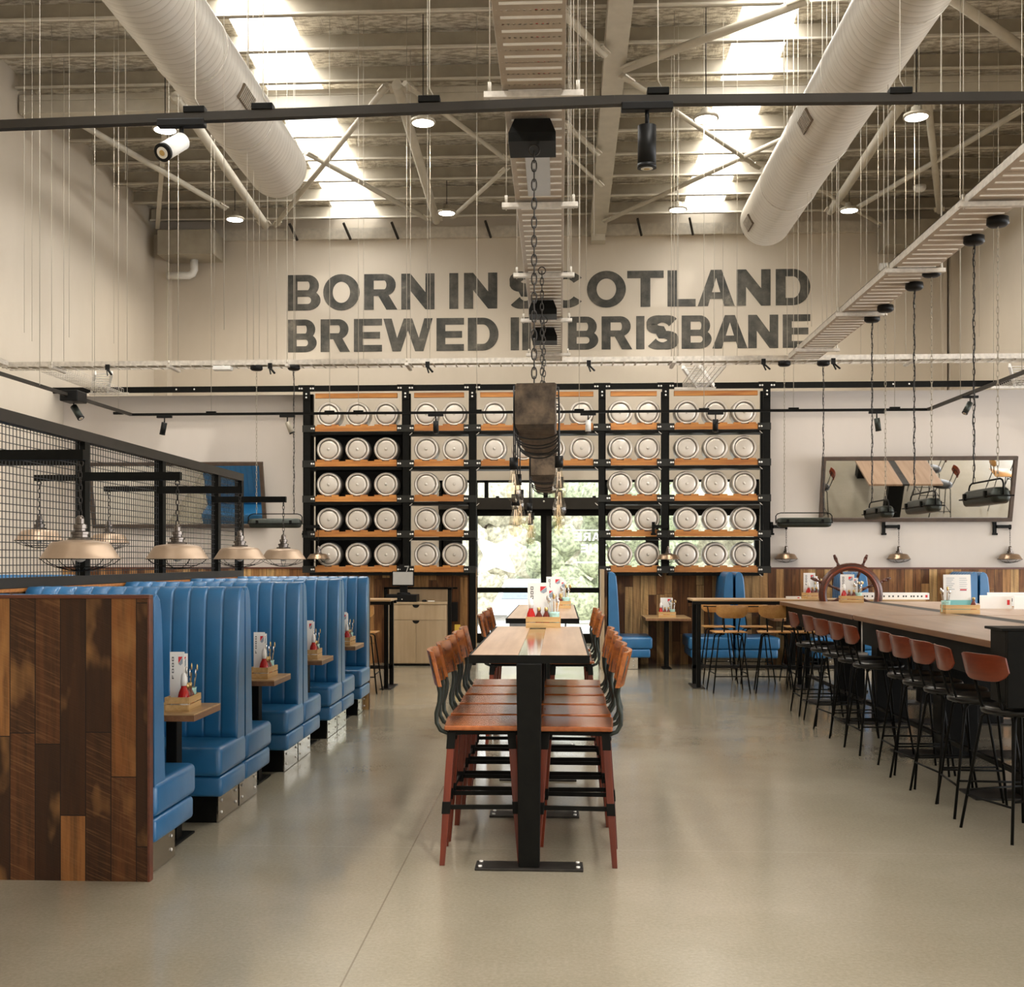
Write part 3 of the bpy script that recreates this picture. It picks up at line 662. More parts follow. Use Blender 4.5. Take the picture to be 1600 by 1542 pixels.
for x_, ys in ((xl_-0.05, (13.0, 11.6, 10.0)), (xr_+0.04, (13.0, 11.3, 9.5))):
    for yy in ys: MB().cyl((x_, yy, zF), (x_, yy, roofZ(yy)+0.258), 0.0035, seg=5).build('hanger_wire', 'wire_light', t, world=True)
# extra thin suspension wires of the catenary grid that stripe the hall
k = 0
names_w = ['left', 'middle', 'right']
for px, Yw, zb2 in ((38,12.5,4.1),(50,13.0,4.1),(108,13.3,4.2),(178,13.7,4.2),(196,9.0,4.6),(350,9.0,3.4),(386,11.0,3.6),(396,11.5,3.6),(405,12.0,3.7),(418,14.3,4.05),(432,14.3,4.05),(335,14.3,4.05),(386,14.3,4.05),(461,14.3,4.05),(568,14.3,4.05),(668,10.5,3.7),(672,14.3,4.05),(906,12,3.98),(916,10,4.0),(928,9,4.1),(1060,14.3,4.05),(1130,14.3,4.05),(1152,14.3,4.05),(1230,14.3,4.1),(1262,12.5,4.1),(1268,12.6,4.1),(1285,13,4.1),(1292,13.1,4.1),(1300,13.3,4.1),(1345,14.3,4.1),(1354,11.4,4.0),(1372,14.3,4.1),(1436,10,4.1),(1470,13,4.1),(1500,14.3,4.05),(1530,13,4.05),(1560,14.3,4.1)):
    p = atY(px, 500, Yw); o = MB().cyl((p.x, Yw, zb2-0.06), (p.x, Yw, roofZ(Yw)+0.258), 0.0028, seg=5).build('suspension_wire', 'wire_light')
    side = 'left' if px < 640 else ('centre' if px < 960 else 'right')
    tag(o, 'thin pale suspension wire hanging from the roof on the %s side of the hall' % side if side != 'centre' else 'thin pale suspension wire hanging beside the central rafter and tray', 'wire', 'roof suspension wires %s' % side)
# ---------------------------------------------------------------- spotlights on the track
def spot(loc, rot, sc, body, lab, on=False):
    t = thing('track_spotlight', lab, 'spotlight', loc, 0, 'spotlights on the lighting track')
    r = 0.034*sc; L = 0.15*sc
    MB().cbox((0, 0, 0), (0.19*sc, 0.04*sc, 0.03*sc)).build('adapter', 'black_plastic', t, 0.004)
    MB().cyl((0,0,-0.015*sc), (0,0,-0.07*sc), 0.008*sc, seg=8).build('stem', 'black_plastic', t)
    R = Euler(rot).to_matrix(); c = Vector((0, 0, -0.07*sc)); d = R @ Vector((0,0,-1))
    m = MB(); m.cyl(c, c+d*L, r, seg=24); b = m.build('lamp_body', body, t)
    m = MB(); m.cyl(c+d*(L-0.012*sc), c+d*(L+0.004*sc), r*1.02, r*1.04, seg=24); m.build('front_ring', 'black_plastic', t)
    m = MB(); m.cyl(c+d*(L+0.0045*sc), c+d*(L+0.006*sc), r*0.66, seg=20); m.build('lens', 'shade_inner', t)
    m = MB(); m.cyl(c+d*(L+0.0062*sc), c+d*(L+0.008*sc), r*0.33, seg=14); m.build('led_chip', 'brass', t)
p = atY(284, 193, yN); spot(p, (math.radians(-52), math.radians(22), 0), 1.0, 'white_plastic', 'white spotlight with a black rim on the near track, left')
p = atY(1011, 163, yN); spot(p+Vector((0,0,-0.01)), (math.radians(4), 0, 0), 1.05, 'black_plastic', 'black cylinder spotlight hanging from the near track, right of rafter')
for px, py, ry, body, lab in ((257, 659, 14, 'black_plastic', 'black spotlight left of the left wall mirror, on the far track'),
        (449, 652, -22, 'galv_dark', 'tan spotlight on the far track just left of the keg rack'),
        (681, 650, 0, 'black_plastic', 'black spotlight in front of the second rack bay'),
        (919, 648, 0, 'white_plastic', 'white spotlight in front of the fourth row of kegs from right'),
        (1118, 646, 0, 'black_plastic', 'black spotlight in front of the rightmost rack bay'),
        (1370, 645, -10, 'gunmetal', 'tan spotlight on the far track above the right mirror')):
    p = atY(px, py, yF); spot(Vector((p.x, yF, zF-0.03)), (math.radians(8), math.radians(ry), 0), 1.0, body, lab)
p = atX(115, 622, xl_-0.05); spot((p.x, p.y, zF-0.03), (math.radians(-10), math.radians(-35), 0), 1.1, 'gunmetal', 'dark spotlight on the left side of the track, tilted right')
MB().cbox((p.x+0.02, p.y-0.05, zF-0.01), (0.2, 0.26, 0.12)).build('track_feed_box', 'black_plastic', None, 0.01)
tag(bpy.data.objects['track_feed_box'], 'black feed box on the left side of the lighting track', 'electrical box')
p = atX(1516, 612, xr_+0.05); spot((p.x, p.y, zF-0.03), (math.radians(-10), math.radians(30), 0), 0.9, 'gunmetal', 'grey spotlight on the right side of the track, tilted left')
# ---------------------------------------------------------------- high bay lights
def highbay(px, py, Y, lab):
    p = atY(px, py, Y); t = thing('high_bay_light', lab, 'ceiling light', p, 0, 'round high bay lights under the roof')
    MB().lathe([(0.02, 0.14), (0.06, 0.12), (0.07, 0.05), (0.15, 0.035), (0.155, 0.0), (0.14, -0.005)], seg=28).build('housing', 'galv_dark', t)
    MB().lathe([(0.001, -0.008), (0.13, -0.008), (0.135, 0.0), (0.001, 0.001)], seg=28).build('lens', 'lens_glow', t)
    MB().cyl((0,0,0.13), (0,0,roofZ(Y)-p.z+0.257), 0.006, seg=6).build('stem', 'black_steel', t)
    lamp('high_bay_lamp', 'SPOT', p+Vector((0,0,-0.03)), 150, color=(1.0, 0.88, 0.7), size=0.12, spot=math.radians(140))
highbay(258, 203, 14.0, 'round glowing high bay light just above the near track, left')
highbay(661, 192, 14.0, 'round glowing high bay light between the left skylight and central tray')
highbay(367, 343, 19.0, 'small glowing high bay light low above the left wall, near back')
highbay(698, 333, 19.0, 'small glowing high bay light above the word IN')
highbay(1103, 186, 14.0, 'round high bay light in front of the right skylight')
highbay(1059, 328, 19.0, 'small glowing high bay light above the letters LAND')
highbay(1432, 183, 14.0, 'round glowing high bay light near the right end of the near track')
highbay(1327, 329, 19.0, 'small glowing high bay light in the far right of the roof')
p = atY(1437, 295, 19.0); t = tag(MB().lathe([(0.10, 0.05), (0.10, 0.0), (0.07, -0.04), (0.01, -0.05)], p, seg=20).build('smoke_detector', 'white_plastic'), 'small round white detector under the far right roof', 'detector')
# ---------------------------------------------------------------- painted lettering
def letter(ch, x0, x1, z0, z1, y, mb, mir=False):
    W, H = x1-x0, z1-z0; s = H*0.27; b = H*0.205; eps = 0.012
    def X(u): return (x1-u) if mir else (x0+u)
    cnt = [0]
    def q(pts):
        cnt[0] += 1; mb.poly([(X(u), y, z0+v) for u, v in pts], eps*0.2+0.00025*(cnt[0] % 9)+0.00003*(cnt[0]//9), (0, -1, 0))
    def R(a, b_, c, d): q([(a, b_), (c, b_), (c, d), (a, d)])
    def arc(cx, cz, rx, rz, ix, iz, a0, a1, n=14):
        for i in range(n):
            t0, t1 = a0+(a1-a0)*i/n, a0+(a1-a0)*(i+1)/n
            def P(t_, ax, az): return (cx+math.cos(t_)*ax, cz+math.sin(t_)*az)
            q([P(t0, rx, rz), P(t1, rx, rz), P(t1, ix, iz), P(t0, ix, iz)])
    if ch == 'I': R(0, 0, W, H)
    elif ch == 'L': R(0, 0, s, H); R(s, 0, W, b)
    elif ch == 'T': R(W/2-s/2, 0, W/2+s/2, H-b); R(0, H-b, W, H)
    elif ch == 'E': R(0, 0, s, H); R(s, 0, W, b); R(s, H-b, W, H); R(s, H/2-b/2, W*0.93, H/2+b/2)
    elif ch == 'H': R(0, 0, s, H); R(W-s, 0, W, H); R(s, H/2-b/2, W-s, H/2+b/2)
    elif ch == 'N': R(0, 0, s*0.95, H); R(W-s*0.95, 0, W, H); q([(s*0.95, H), (s*0.95, H*0.52), (W-s*0.95, 0), (W-s*0.95, H*0.48)])
    elif ch == 'A':
        q([(0, 0), (s*1.05, 0), (W/2+s*0.02, H*0.80), (W/2, H), (W/2-s*0.55, H)]); q([(W, 0), (W-s*1.05, 0), (W/2-s*0.02, H*0.80), (W/2, H), (W/2+s*0.55, H)])
        R(W*0.27, H*0.2, W*0.73, H*0.2+b*0.9)
    elif ch == 'W':
        for a, c in ((0, 0.27), (0.5, 0.27), (0.5, 0.73), (1.0, 0.73)):
            k = s*0.95
            if a == 0: q([(0, H), (k, H), (W*c+k/2, 0), (W*c-k/2, 0)])
            elif a == 1.0: q([(W-k, H), (W, H), (W*c+k/2, 0), (W*c-k/2, 0)])
            else: q([(W*a-k/2, H), (W*a+k/2, H), (W*c+k/2, 0), (W*c-k/2, 0)])
    elif ch == 'O': arc(W/2, H/2, W/2, H/2*1.02, W/2-s, H/2-b, 0, 2*PI, 36)
    elif ch == 'C': arc(W/2+0.02*W, H/2, W/2+0.02*W, H/2*1.02, W/2-s, H/2-b, 0.22*PI, 1.78*PI, 30)
    elif ch == 'D': R(0, 0, s, H); c = W-H/2*0.95; c = max(s, c); R(s, 0, c, b); R(s, H-b, c, H); arc(c, H/2, W-c, H/2, W-c-s, H/2-b, -PI/2, PI/2, 20)
    elif ch in 'BR':
        h2 = H*0.48; hb = b*0.9; R(0, 0, s, H)
        top = H-h2+hb/2 if False else H-h2; c = W*0.60
        cz = (H + (h2-hb/2 if ch == 'B' else h2-hb/2))/2; r = (H-(h2-hb/2))/2
        R(s, H-hb, c, H); R(s, h2-hb/2, c, h2+hb/2); arc(c, cz, W*0.95-c, r, W*0.95-c-s*0.98, r-hb, -PI/2, PI/2, 14)
        if ch == 'B':
            r2 = (h2+hb/2)/2; R(s, 0, c, hb); arc(c, r2, W-c, r2, W-c-s, r2-hb, -PI/2, PI/2, 14)
        else: q([(W*0.42, h2-hb/2+0.01*H), (W*0.42+s*1.05, h2-hb/2+0.04*H), (W, 0), (W-s*1.15, 0)])
    elif ch == 'S':
        # swept stroke along the S spine
        pts = []; n = 40
        for i in range(n+1):
            u = i/n
            if u < 0.5:
                a_ = math.radians(20) + (math.radians(270-20))*(u/0.5); cx_, cz_, rx, rz = W/2, H*0.735, W/2-s*0.47, H*0.265-b*0.46
                pts.append((cx_+math.cos(a_)*rx, cz_+math.sin(a_)*rz))
            else:
                a_ = math.radians(90) - (math.radians(250))*((u-0.5)/0.5); cx_, cz_, rx, rz = W/2, H*0.265, W/2-s*0.47, H*0.265-b*0.46
                pts.append((cx_+math.cos(a_)*rx, cz_+math.sin(a_)*rz))
        Ls = []
        for i, p in enumerate(pts):
            a_, c_ = pts[max(0, i-1)], pts[min(n, i+1)]; d = Vector((c_[0]-a_[0], c_[1]-a_[1])); d = d.normalized() if d.length > 1e-9 else Vector((1, 0)); nn = Vector((-d.y, d.x))
            hw = (s*abs(d.y)+b*abs(d.x))/2*0.98; Ls.append(((p[0]+nn.x*hw, p[1]+nn.y*hw), (p[0]-nn.x*hw, p[1]-nn.y*hw)))
        for A, B in zip(Ls, Ls[1:]): q([A[0], B[0], B[1], A[1]])
def words_on(line, y, z0, z1, mat, name, parent=None, mir=False):
    m = MB()
    for ch, a, b in line:
        letter(ch, atY(a, 875, y).x, atY(b, 875, y).x, z0, z1, y, m, mir)
    return m.build(name, mat, parent)
L1 = [('B',450,501),('O',505,562),('R',569,621),('N',627,679),('I',702,716),('N',725,777),('S',797,845),('C',852,914),('O',917,978),('T',980,1037),('L',1043,1087),('A',1090,1148),('N',1151,1204),('D',1212,1266)]
L2 = [('B',450,495),('R',501,547),('E',553,597),('W',599,676),('E',682,725),('D',731,779),('I',798,811),('N',816,866),('B',887,935),('R',940,988),('I',994,1007),('S',1011,1059),('B',1065,1112),('A',1113,1168),('N',1169,1216),('E',1223,1266)]
for ws_, z0, z1, nm in ((L1[:4], 6.13, 6.79, 'BORN, first word of the upper line'), (L1[4:6], 6.13, 6.79, 'IN, in the upper line'), (L1[6:], 6.13, 6.79, 'SCOTLAND, last of the upper line'),
        (L2[:6], 5.36, 5.965, 'BREWED, first word of the lower line'), (L2[6:8], 5.36, 5.965, 'IN, in the lower line'), (L2[8:], 5.36, 5.965, 'BRISBANE, last of the lower line')):
    o = words_on(ws_, YU-0.002, z0, z1, 'worn_black_paint', 'painted_word'); tag(o, 'big worn black painted word %s' % nm, 'painted sign', 'painted words on the back wall')
# ---------------------------------------------------------------- keg rack
YR = 16.60
def rx(px): return atY(px, 800, YR).x
def rz(py, px=800): return atY(px, py, YR).z
POSTS = [479, 633.5, 738, 940.7, 1040, 1198]
rack = thing('keg_rack', 'tall black steel rack holding rows of steel kegs against the wall', 'rack', (rx(840), YR, 0))
ZTOP = rz(608, 840)
railtop = [rz(662.5+55.4*i, 800) for i in range(5)]
for i, px in enumerate(POSTS):
    x = rx(px); m = MB(); hw = 0.052; zb0 = 0 if i in (2, 3) else WZ+0.03
    m.box((x-hw, YR, zb0), (x+hw, YR+0.012, ZTOP-0.012)); m.box((x-hw, YR, zb0), (x-hw+0.012, YR+0.10, ZTOP-0.012)) if i < 3 else m.box((x+hw-0.012, YR, zb0), (x+hw, YR+0.10, ZTOP-0.012))
    m.box((x-0.03, YR+0.012, zb0), (x+0.03, YR+0.10, ZTOP-0.012)); m.build('post', 'black_steel', rack, world=True)
    MB().box((x-0.04, YR+0.26, WZ+0.03), (x+0.04, YR+0.33, ZTOP-0.012)).build('rear_post', 'black_steel', rack, world=True)
_tb = thing('steel_beam', 'black bolted steel beam along the top of the rack and side walls', 'steel beam', (0, YR, ZTOP))
MB().box((atY(80, 615, YR).x, YR-0.01, ZTOP-0.01), (XR-0.02, YR+0.02, ZTOP+0.075)).box((atY(80, 615, YR).x, YR+0.02, ZTOP+0.055), (XR-0.02, YR+0.35, ZTOP+0.075)).build('beam', 'black_steel', _tb, world=True)
m = MB(); mb2 = MB()
for px in POSTS:
    x = rx(px)
    MB().box((x-0.12, YR-0.022, ZTOP-0.015), (x+0.12, YR-0.010, ZTOP+0.08)).box((x-0.05, YR-0.022, ZTOP-0.13), (x+0.05, YR-0.010, ZTOP-0.015)).build('beam_plate', 'black_steel', _tb, world=True)
    for dx, dz in ((-0.10, 0.03), (-0.065, 0.03), (0.065, 0.03), (0.10, 0.03), (0, -0.05), (0, -0.10)): mb2.sphere((x+dx, YR-0.025, ZTOP+dz), 0.014, 8, 5, (1, 0.6, 1))
for px in (276, 304, 1395, 1420):
    x = rx(px); mb2.sphere((x, YR-0.018, ZTOP+0.033), 0.013, 8, 5, (1, 0.6, 1))
mb2.build('beam_bolt', 'bolt_steel', _tb, world=True)
SECT = [(0, 1, [512, 557, 602]), (1, 2, [665, 709]), (2, 3, [772, 818, 864, 909]), (3, 4, [969.5, 1013]), (4, 5, [1074, 1119, 1164])]
SN = ['leftmost rack bay', 'second rack bay from left', 'middle rack bay', 'second rack bay from right', 'rightmost rack bay']
RN = ['top', 'second', 'third', 'fourth', 'bottom']
CN = {2: ['left', 'right'], 3: ['left', 'middle', 'right'], 4: ['far left', 'centre left', 'centre right', 'far right']}
# keg prototype, front face at local y = 0, centre at origin height 0
kg = thing('keg', 'steel keg lying on its side in the rack', 'keg', (0, 0, 0))
KR = 0.178
prof = [(0.140, 0.022), (0.143, 0.006), (0.148, 0.0), (0.160, -0.002), (0.170, 0.004), (0.176, 0.016), (0.177, 0.035), (0.168, 0.042), (0.168, 0.055), (KR, 0.068), (KR+0.004, 0.12), (KR, 0.135), (KR, 0.2), (KR+0.004, 0.22), (KR, 0.24), (KR-0.006, 0.31), (0.150, 0.335), (0.15, 0.35), (0.01, 0.35)]
MB().lathe([(0.001, 0.032), (0.140, 0.024)]+prof, (0,0,0), 'Y', 36, capends=False).build('keg_body', 'keg_steel', kg)
MB().lathe([(0.001, 0.002), (0.05, 0.003), (0.105, 0.007), (0.125, 0.011), (0.133, 0.022)], (0,0,0), 'Y', 32, capends=False).build('end_cap', 'keg_steel', kg)
MB().lathe([(0.001, -0.008), (0.016, -0.008), (0.020, -0.002), (0.022, 0.006)], (0,0,0), 'Y', 16, capends=False).build('bung', 'galvanised', kg)
MB().torus((0, 0.017, 0), 0.1375, 0.0045, (0,1,0), 36, 6).build('rim_groove_shade', 'keg_groove_shade', kg)  # dark ring paints the shade inside the rim groove
KEG = Kind(kg)
for si, (pa, pb, kegs) in enumerate(SECT):
    xa, xb = rx(POSTS[pa])+0.052, rx(POSTS[pb])-0.052
    # wood rail under the top beam
    MB().box((xa+0.07 if si != 2 else xa+0.06, YR+0.02, ZTOP-0.105), (xb-0.07, YR+0.07, ZTOP-0.035)).build('top_rail', 'rail_wood', rack, 0.004, True)
    for r in range(2 if si == 2 else 5):
        zt = railtop[r]-0.014; zb_ = zt-0.075
        mc = MB().box((xa, YR+0.004, zb_), (xb, YR+0.052, zt)); ms = MB()
        for px in kegs:
            x = rx(px)
            for sd in (-1, 1):
                mc.poly([(x+sd*0.05, YR+0.006, zt), (x+sd*0.16, YR+0.006, zt), (x+sd*0.16, YR+0.006, zt+0.032)], 0.04, (0, 1, 0)) if False else mc.box((min(x+sd*0.055, x+sd*0.16), YR+0.0045, zt-0.002), (max(x+sd*0.055, x+sd*0.16), YR+0.050, zt+0.022))
        mc.build('shelf_rail', 'rail_wood', rack, world=True)
        ms.box((xa-0.01, YR+0.06, zb_-0.05), (xb+0.01, YR+0.33, zb_-0.02)).box((xa-0.01, YR+0.012, zb_-0.05), (xb+0.01, YR+0.06, zb_-0.006))
        zc = railtop[r]+0.163
        ms.box((xa-0.01, YR+0.08, zc-KR-0.03), (xb+0.01, YR+0.11, zc-KR-0.004)).box((xa-0.01, YR+0.28, zc-KR-0.03), (xb+0.01, YR+0.31, zc-KR-0.004))
        ms.build('shelf_frame', 'black_steel', rack, world=True)
        for px in kegs:
            j = kegs.index(px)
            KEG.put((rx(px), YR+0.058, zc), 0, 'steel keg, %s, on the %s shelf, %s' % (CN[len(kegs)][j], RN[r], SN[si]), 'steel kegs in the rack')
# corner plates at every shelf joint
for r in range(5):
    zc = railtop[r]-0.052
    for i, px in enumerate(POSTS):
        if r >= 0:
            x = rx(px); l = 0.125 if i > 0 else 0.06; rr = 0.125 if i < 5 else 0.06
            if r > 1 and i == 2: rr = 0.056
            if r > 1 and i == 3: l = 0.056
            MB().box((x-l, YR-0.010, zc-0.05), (x+rr, YR+0.003, zc+0.05)).build('joint_plate', 'plate_steel', rack, world=True)
            mbt = MB()
            pts = ([-0.105, -0.075] if l > 0.1 else []) + ([0.075, 0.105] if rr > 0.1 else [])
            for dx in pts: mbt.sphere((x+dx, YR-0.013, zc), 0.0145, 8, 5, (1, 0.6, 1))
            if pts: mbt.build('joint_bolt', 'bolt_steel', rack, world=True)
            if i in (1, 2): MB().bar((x+0.06, YR+0.0, zc-0.10), (x+0.10, YR+0.0, zc-0.065), 0.008).build('corner_gusset', 'galvanised', rack, world=True)
            if i in (3, 4, 5): MB().bar((x-0.06, YR+0.0, zc-0.10), (x-0.10, YR+0.0, zc-0.065), 0.008).build('corner_gusset', 'galvanised', rack, world=True)
MB().box((rx(633.5)-0.09, YR-0.02, railtop[4]-0.11), (rx(633.5)+0.05, YR-0.012, railtop[4]+0.02)).build('number_plate', 'black_plastic', rack, world=True)
_x, _z = rx(636), railtop[4]-0.015; MB().poly([(_x-0.035, YR-0.022, _z), (_x+0.03, YR-0.022, _z), (_x+0.03, YR-0.022, _z+0.014), (_x-0.035, YR-0.022, _z+0.014)], 0.001, (0,-1,0)).poly([(_x+0.016, YR-0.0225, _z+0.01), (_x-0.012, YR-0.0225, _z-0.07), (_x+0.002, YR-0.0225, _z-0.07), (_x+0.03, YR-0.0225, _z+0.01)], 0.001, (0,-1,0)).build('number_seven', 'grey_screen', rack, world=True)
# black backing board of the leftmost bay, below its top shelf
MB().box((rx(485), YL+0.0, 1.42), (rx(636), YL+0.03, railtop[0]-0.1)).build('back_board', 'black_plastic', rack, world=True)
# ---------------------------------------------------------------- entry glazing and what lies outside
def ux(px): return atY(px, 800, YU).x
def uz(py): return atY(875, py, YU).z
g = thing('entry_doors', 'dark framed glass sliding entry doors with transom windows behind the rack', 'glass door', ((gx0+gx1)/2, YU+0.02, 0)); g['kind'] = 'structure'; g.name = 'door_1'
fr = MB(); y0, y1 = YU-0.02, YU+0.10
fr.box((gx0, y0, uz(753.5)), (gx1, y1, gz1))                                   # head
fr.box((gx0, y0, 0), (gx0+0.08, y1, gz1)); fr.box((gx1-0.08, y0, 0), (gx1, y1, gz1))
fr.box((ux(690), y0, 0), (ux(722), y1, gz1)); fr.box((ux(1009), y0, 0), (ux(1029), y1, uz(778))); fr.box((ux(737), y0, 0), (ux(746), y1, gz1))
fr.box((ux(757), y0, uz(778)), (ux(763), y1, gz1)); fr.box((ux(849), y0, uz(778)), (ux(856), y1, gz1)); fr.box((ux(944), y0, uz(778)), (ux(950), y1, gz1)); fr.box((ux(1040), y0, uz(778)), (ux(1046), y1, gz1))
fr.box((gx0, y0, 0), (gx1, y1, uz(990)))
fr.build('door_frame', 'black_steel', g, world=True)
MB().box((ux(686), YU-0.16, uz(796)), (ux(1186), YU-0.02, uz(778))).build('door_header', 'brown_steel', g, 0.006, True)
MB().box((ux(686), YU-0.06, uz(806)), (ux(1186), YU+0.0, uz(796))).build('header_soffit', 'black_steel', g, world=True)
m = MB(); m.box((ux(845), YU-0.05, 0), (ux(853.8), YU+0.06, uz(796))); m.build('door_stile', 'black_steel', g, world=True)
m = MB(); m.box((ux(853.8), YU-0.048, 0), (ux(862), YU+0.06, uz(796))); m.build('door_stile', 'brown_steel', g, world=True)
MB().box((ux(746), YU-0.03, uz(926)), (ux(845), YU+0.05, uz(918))).box((ux(862), YU-0.03, uz(926)), (ux(1009), YU+0.05, uz(918))).build('mid_rail', 'black_steel', g, world=True)
MB().box((gx0, YU+0.03, 0.1), (gx1, YU+0.04, gz1-0.02)).build('glass_pane', 'window_glass', g, world=True)
for px in (778, 928): MB().lathe([(0.03, 0.03), (0.035, 0), (0.02, -0.03), (0.005, -0.04)], (ux(px), YU-0.12, uz(778)), seg=16).build('door_sensor', 'black_plastic', g, world=True)
MB().sphere((ux(850), YU-0.17, uz(784)), 0.018).build('header_light', 'shade_inner', g, world=True)
# decals on the glass (lettering reads from outside, so it is mirrored from in here)
md = MB(); yd = YU+0.028
for ch, a, b in (('E', 897, 909), ('R', 911, 923), ('A', 925, 938), ('W', 940, 958), ('E', 960, 971), ('B', 973, 985)): letter(ch, ux(a), ux(b), uz(845), uz(832), yd, md, True)
for ch, a, b in (('E', 908, 919), ('H', 921, 934), ('T', 936, 948)): letter(ch, ux(a), ux(b), uz(863), uz(850), yd, md, True)
md.box((ux(896), yd-0.004, uz(829.5)), (ux(985), yd, uz(827.5))); md.box((ux(896), yd-0.004, uz(880)), (ux(985), yd, uz(877.5)))
md.build('warning_lettering', 'decal_white', g, world=True)
md = MB(); cx_, cz_, R_ = ux(775), uz(868), 0.48
pts = []
for i in range(4):
    a0 = math.radians(45+90*i); a1 = a0+PI/2
    for j in range(8):
        u = j/8; k = 1-0.52*math.sin(PI*u); ang = a0+(a1-a0)*u; pts.append((cx_+math.cos(ang)*R_*k*1.05, yd, cz_+math.sin(ang)*R_*k*0.95))
md.poly(pts, 0.004, (0,-1,0)); md.build('star_decal', 'decal_white', g, world=True)
# outside ground, hedge, trees, car
struct('floor_outside', MB().box((-30, 21.6, -0.65), (30, 70, -0.4)), 'concrete_out')
def bush(loc, rx_, rz_, mat, lab, seed, n=16, cat='bush'):
    t = thing('garden_bush' if cat == 'bush' else 'roadside_tree', lab, cat, loc, 0, 'greenery outside the doors')
    random.seed(seed); m = MB()
    for i in range(n):
        a, b, r = random.uniform(0, 2*PI), random.uniform(0.1, 1), random.uniform(0.3, 0.55)
        m.sphere((math.cos(a)*rx_*0.7*random.random(), math.sin(a)*rx_*0.4*random.random(), rz_*b*0.9), r*min(rx_, rz_)*0.75, 12, 8, (1, 0.8, 0.9))
    for v in m.bm.verts:
        d = noise.noise(v.co*3.1+Vector((seed, 0, 0)))*0.28+noise.noise(v.co*9)*0.12; v.co += v.co.normalized()*d*min(1, rx_)
    for v in m.bm.verts: v.co.z = max(v.co.z, 0.0)
    m.build('foliage', mat, t)
    MB().cyl((0,0,-0.02), (0,0,rz_*0.7), 0.08, 0.05, 8).build('trunk', 'old_beam', t)
for i, (x, y, r, h, mt, lab) in enumerate(((-2.2, 34, 1.75, 4.4, 'leaf_dry', 'pale tree outside, seen through the left door glass'), (1.6, 34.5, 1.75, 4.6, 'leaf_green', 'bushy tree outside, seen right of the door stile'),
        (5.4, 34, 1.75, 4.4, 'leaf_dry', 'dry looking tree outside, behind the right rack bays'), (3.5, 38, 1.75, 5.0, 'leaf_green', 'green tree outside, seen behind the mirrored lettering'), (9.2, 36, 1.8, 4.6, 'leaf_green', 'green tree outside, farthest to the right'), (-0.3, 38.5, 1.75, 5.0, 'leaf_green', 'green tree outside, in the gap behind the door stile'))):
    bush((x, y, -0.4), r, h, mt, lab, i+3, 22, 'tree')
hd = thing('hedge', 'tall pale hedge running behind the trees outside the doors', 'hedge', (2.5, 43, -0.4)); random.seed(11); m = MB(); nx, nz = 110, 30; G = []
for i in range(nx+1):
    col_ = []
    for k in range(nz+1):
        p = Vector((-12+24*i/nx, 0, 5.6*k/nz)); d = noise.noise(p*0.7)*1.0+noise.noise(p*2.2)*0.5+noise.noise(p*5)*0.25
        col_.append(m.bm.verts.new((p.x, -1.2*math.sin(PI*0.5*(1-(k/nz)**3))-d, p.z+(0.5*d if k == nz else 0))))
    col_.append(m.bm.verts.new((-12+24*i/nx, 1.5, 5.4))); col_.append(m.bm.verts.new((-12+24*i/nx, 1.8, 0))); G.append(col_)
for a, b in zip(G, G[1:]):
    for k in range(len(a)-1): m.bm.faces.new((a[k], b[k], b[k+1], a[k+1])).smooth = True
m.build('foliage', 'leaf_dry', hd)
for i, (x, y, r, h, mt, lab) in enumerate(((-2.9, 25.0, 0.6, 0.8, 'leaf_dry', 'low dry shrub outside at the left foot of the doors'), (1.6, 27.5, 0.8, 0.8, 'leaf_dry', 'low dry shrub outside at the right foot of the doors'), (3.0, 29.5, 0.8, 1.5, 'leaf_green', 'rounded green shrub outside below the mirrored lettering'), (4.7, 27.5, 0.8, 1.0, 'leaf_green', 'low green shrub outside behind the right rack bay'))):
    bush((x, y, -0.4), r, h, mt, lab, i+23)
car = thing('car', 'white car parked outside facing the glass doors', 'car', (-0.75, 26.3, -0.4))
sec = [(0.0, 0.30, 0.62), (0.15, 0.25, 0.74), (0.9, 0.24, 0.86), (1.35, 0.24, 0.94), (1.9, 0.24, 1.38), (2.4, 0.24, 1.45), (3.4, 0.24, 1.42), (4.0, 0.26, 1.0), (4.4, 0.3, 0.9)]
m = MB(); rings = []
for yy, zl, zh in sec:
    hw = 0.86 if 0.1 < yy < 4.3 else 0.78; tw = hw if zh < 1.0 else 0.62
    rings.append([m.bm.verts.new(p) for p in ((-hw, yy, zl), (-hw, yy, min(0.8, zh)), (-tw, yy, zh-0.04), (-tw*0.8, yy, zh), (tw*0.8, yy, zh), (tw, yy, zh-0.04), (hw, yy, min(0.8, zh)), (hw, yy, zl))])
for a, b in zip(rings, rings[1:]):
    for i in range(8):
        f = m.bm.faces.new((a[i], a[(i+1)%8], b[(i+1)%8], b[i])); f.smooth = True
m.bm.faces.new(rings[0][::-1]); m.bm.faces.new(rings[-1]); m.build('car_body', 'car_white', car)
for sx_ in (-0.80, 0.80):
    for yy in (0.85, 3.5): MB().cyl((sx_-0.1, yy, 0.31), (sx_+0.1, yy, 0.31), 0.31, seg=20).build('wheel', 'tyre', car)
MB().poly([(-0.66, 1.40, 0.98), (0.66, 1.40, 0.98), (0.55, 1.86, 1.36), (-0.55, 1.86, 1.36)], 0.02, (0, -0.7, 0.7)).build('windscreen', 'grey_print', car)
MB().cbox((-0.6, -0.01, 0.6), (0.3, 0.04, 0.12)).cbox((0.6, -0.01, 0.6), (0.3, 0.04, 0.12)).build('headlamp', 'chrome', car)
MB().cbox((0, -0.01, 0.45), (0.8, 0.04, 0.14)).build('grille', 'dark_print', car)
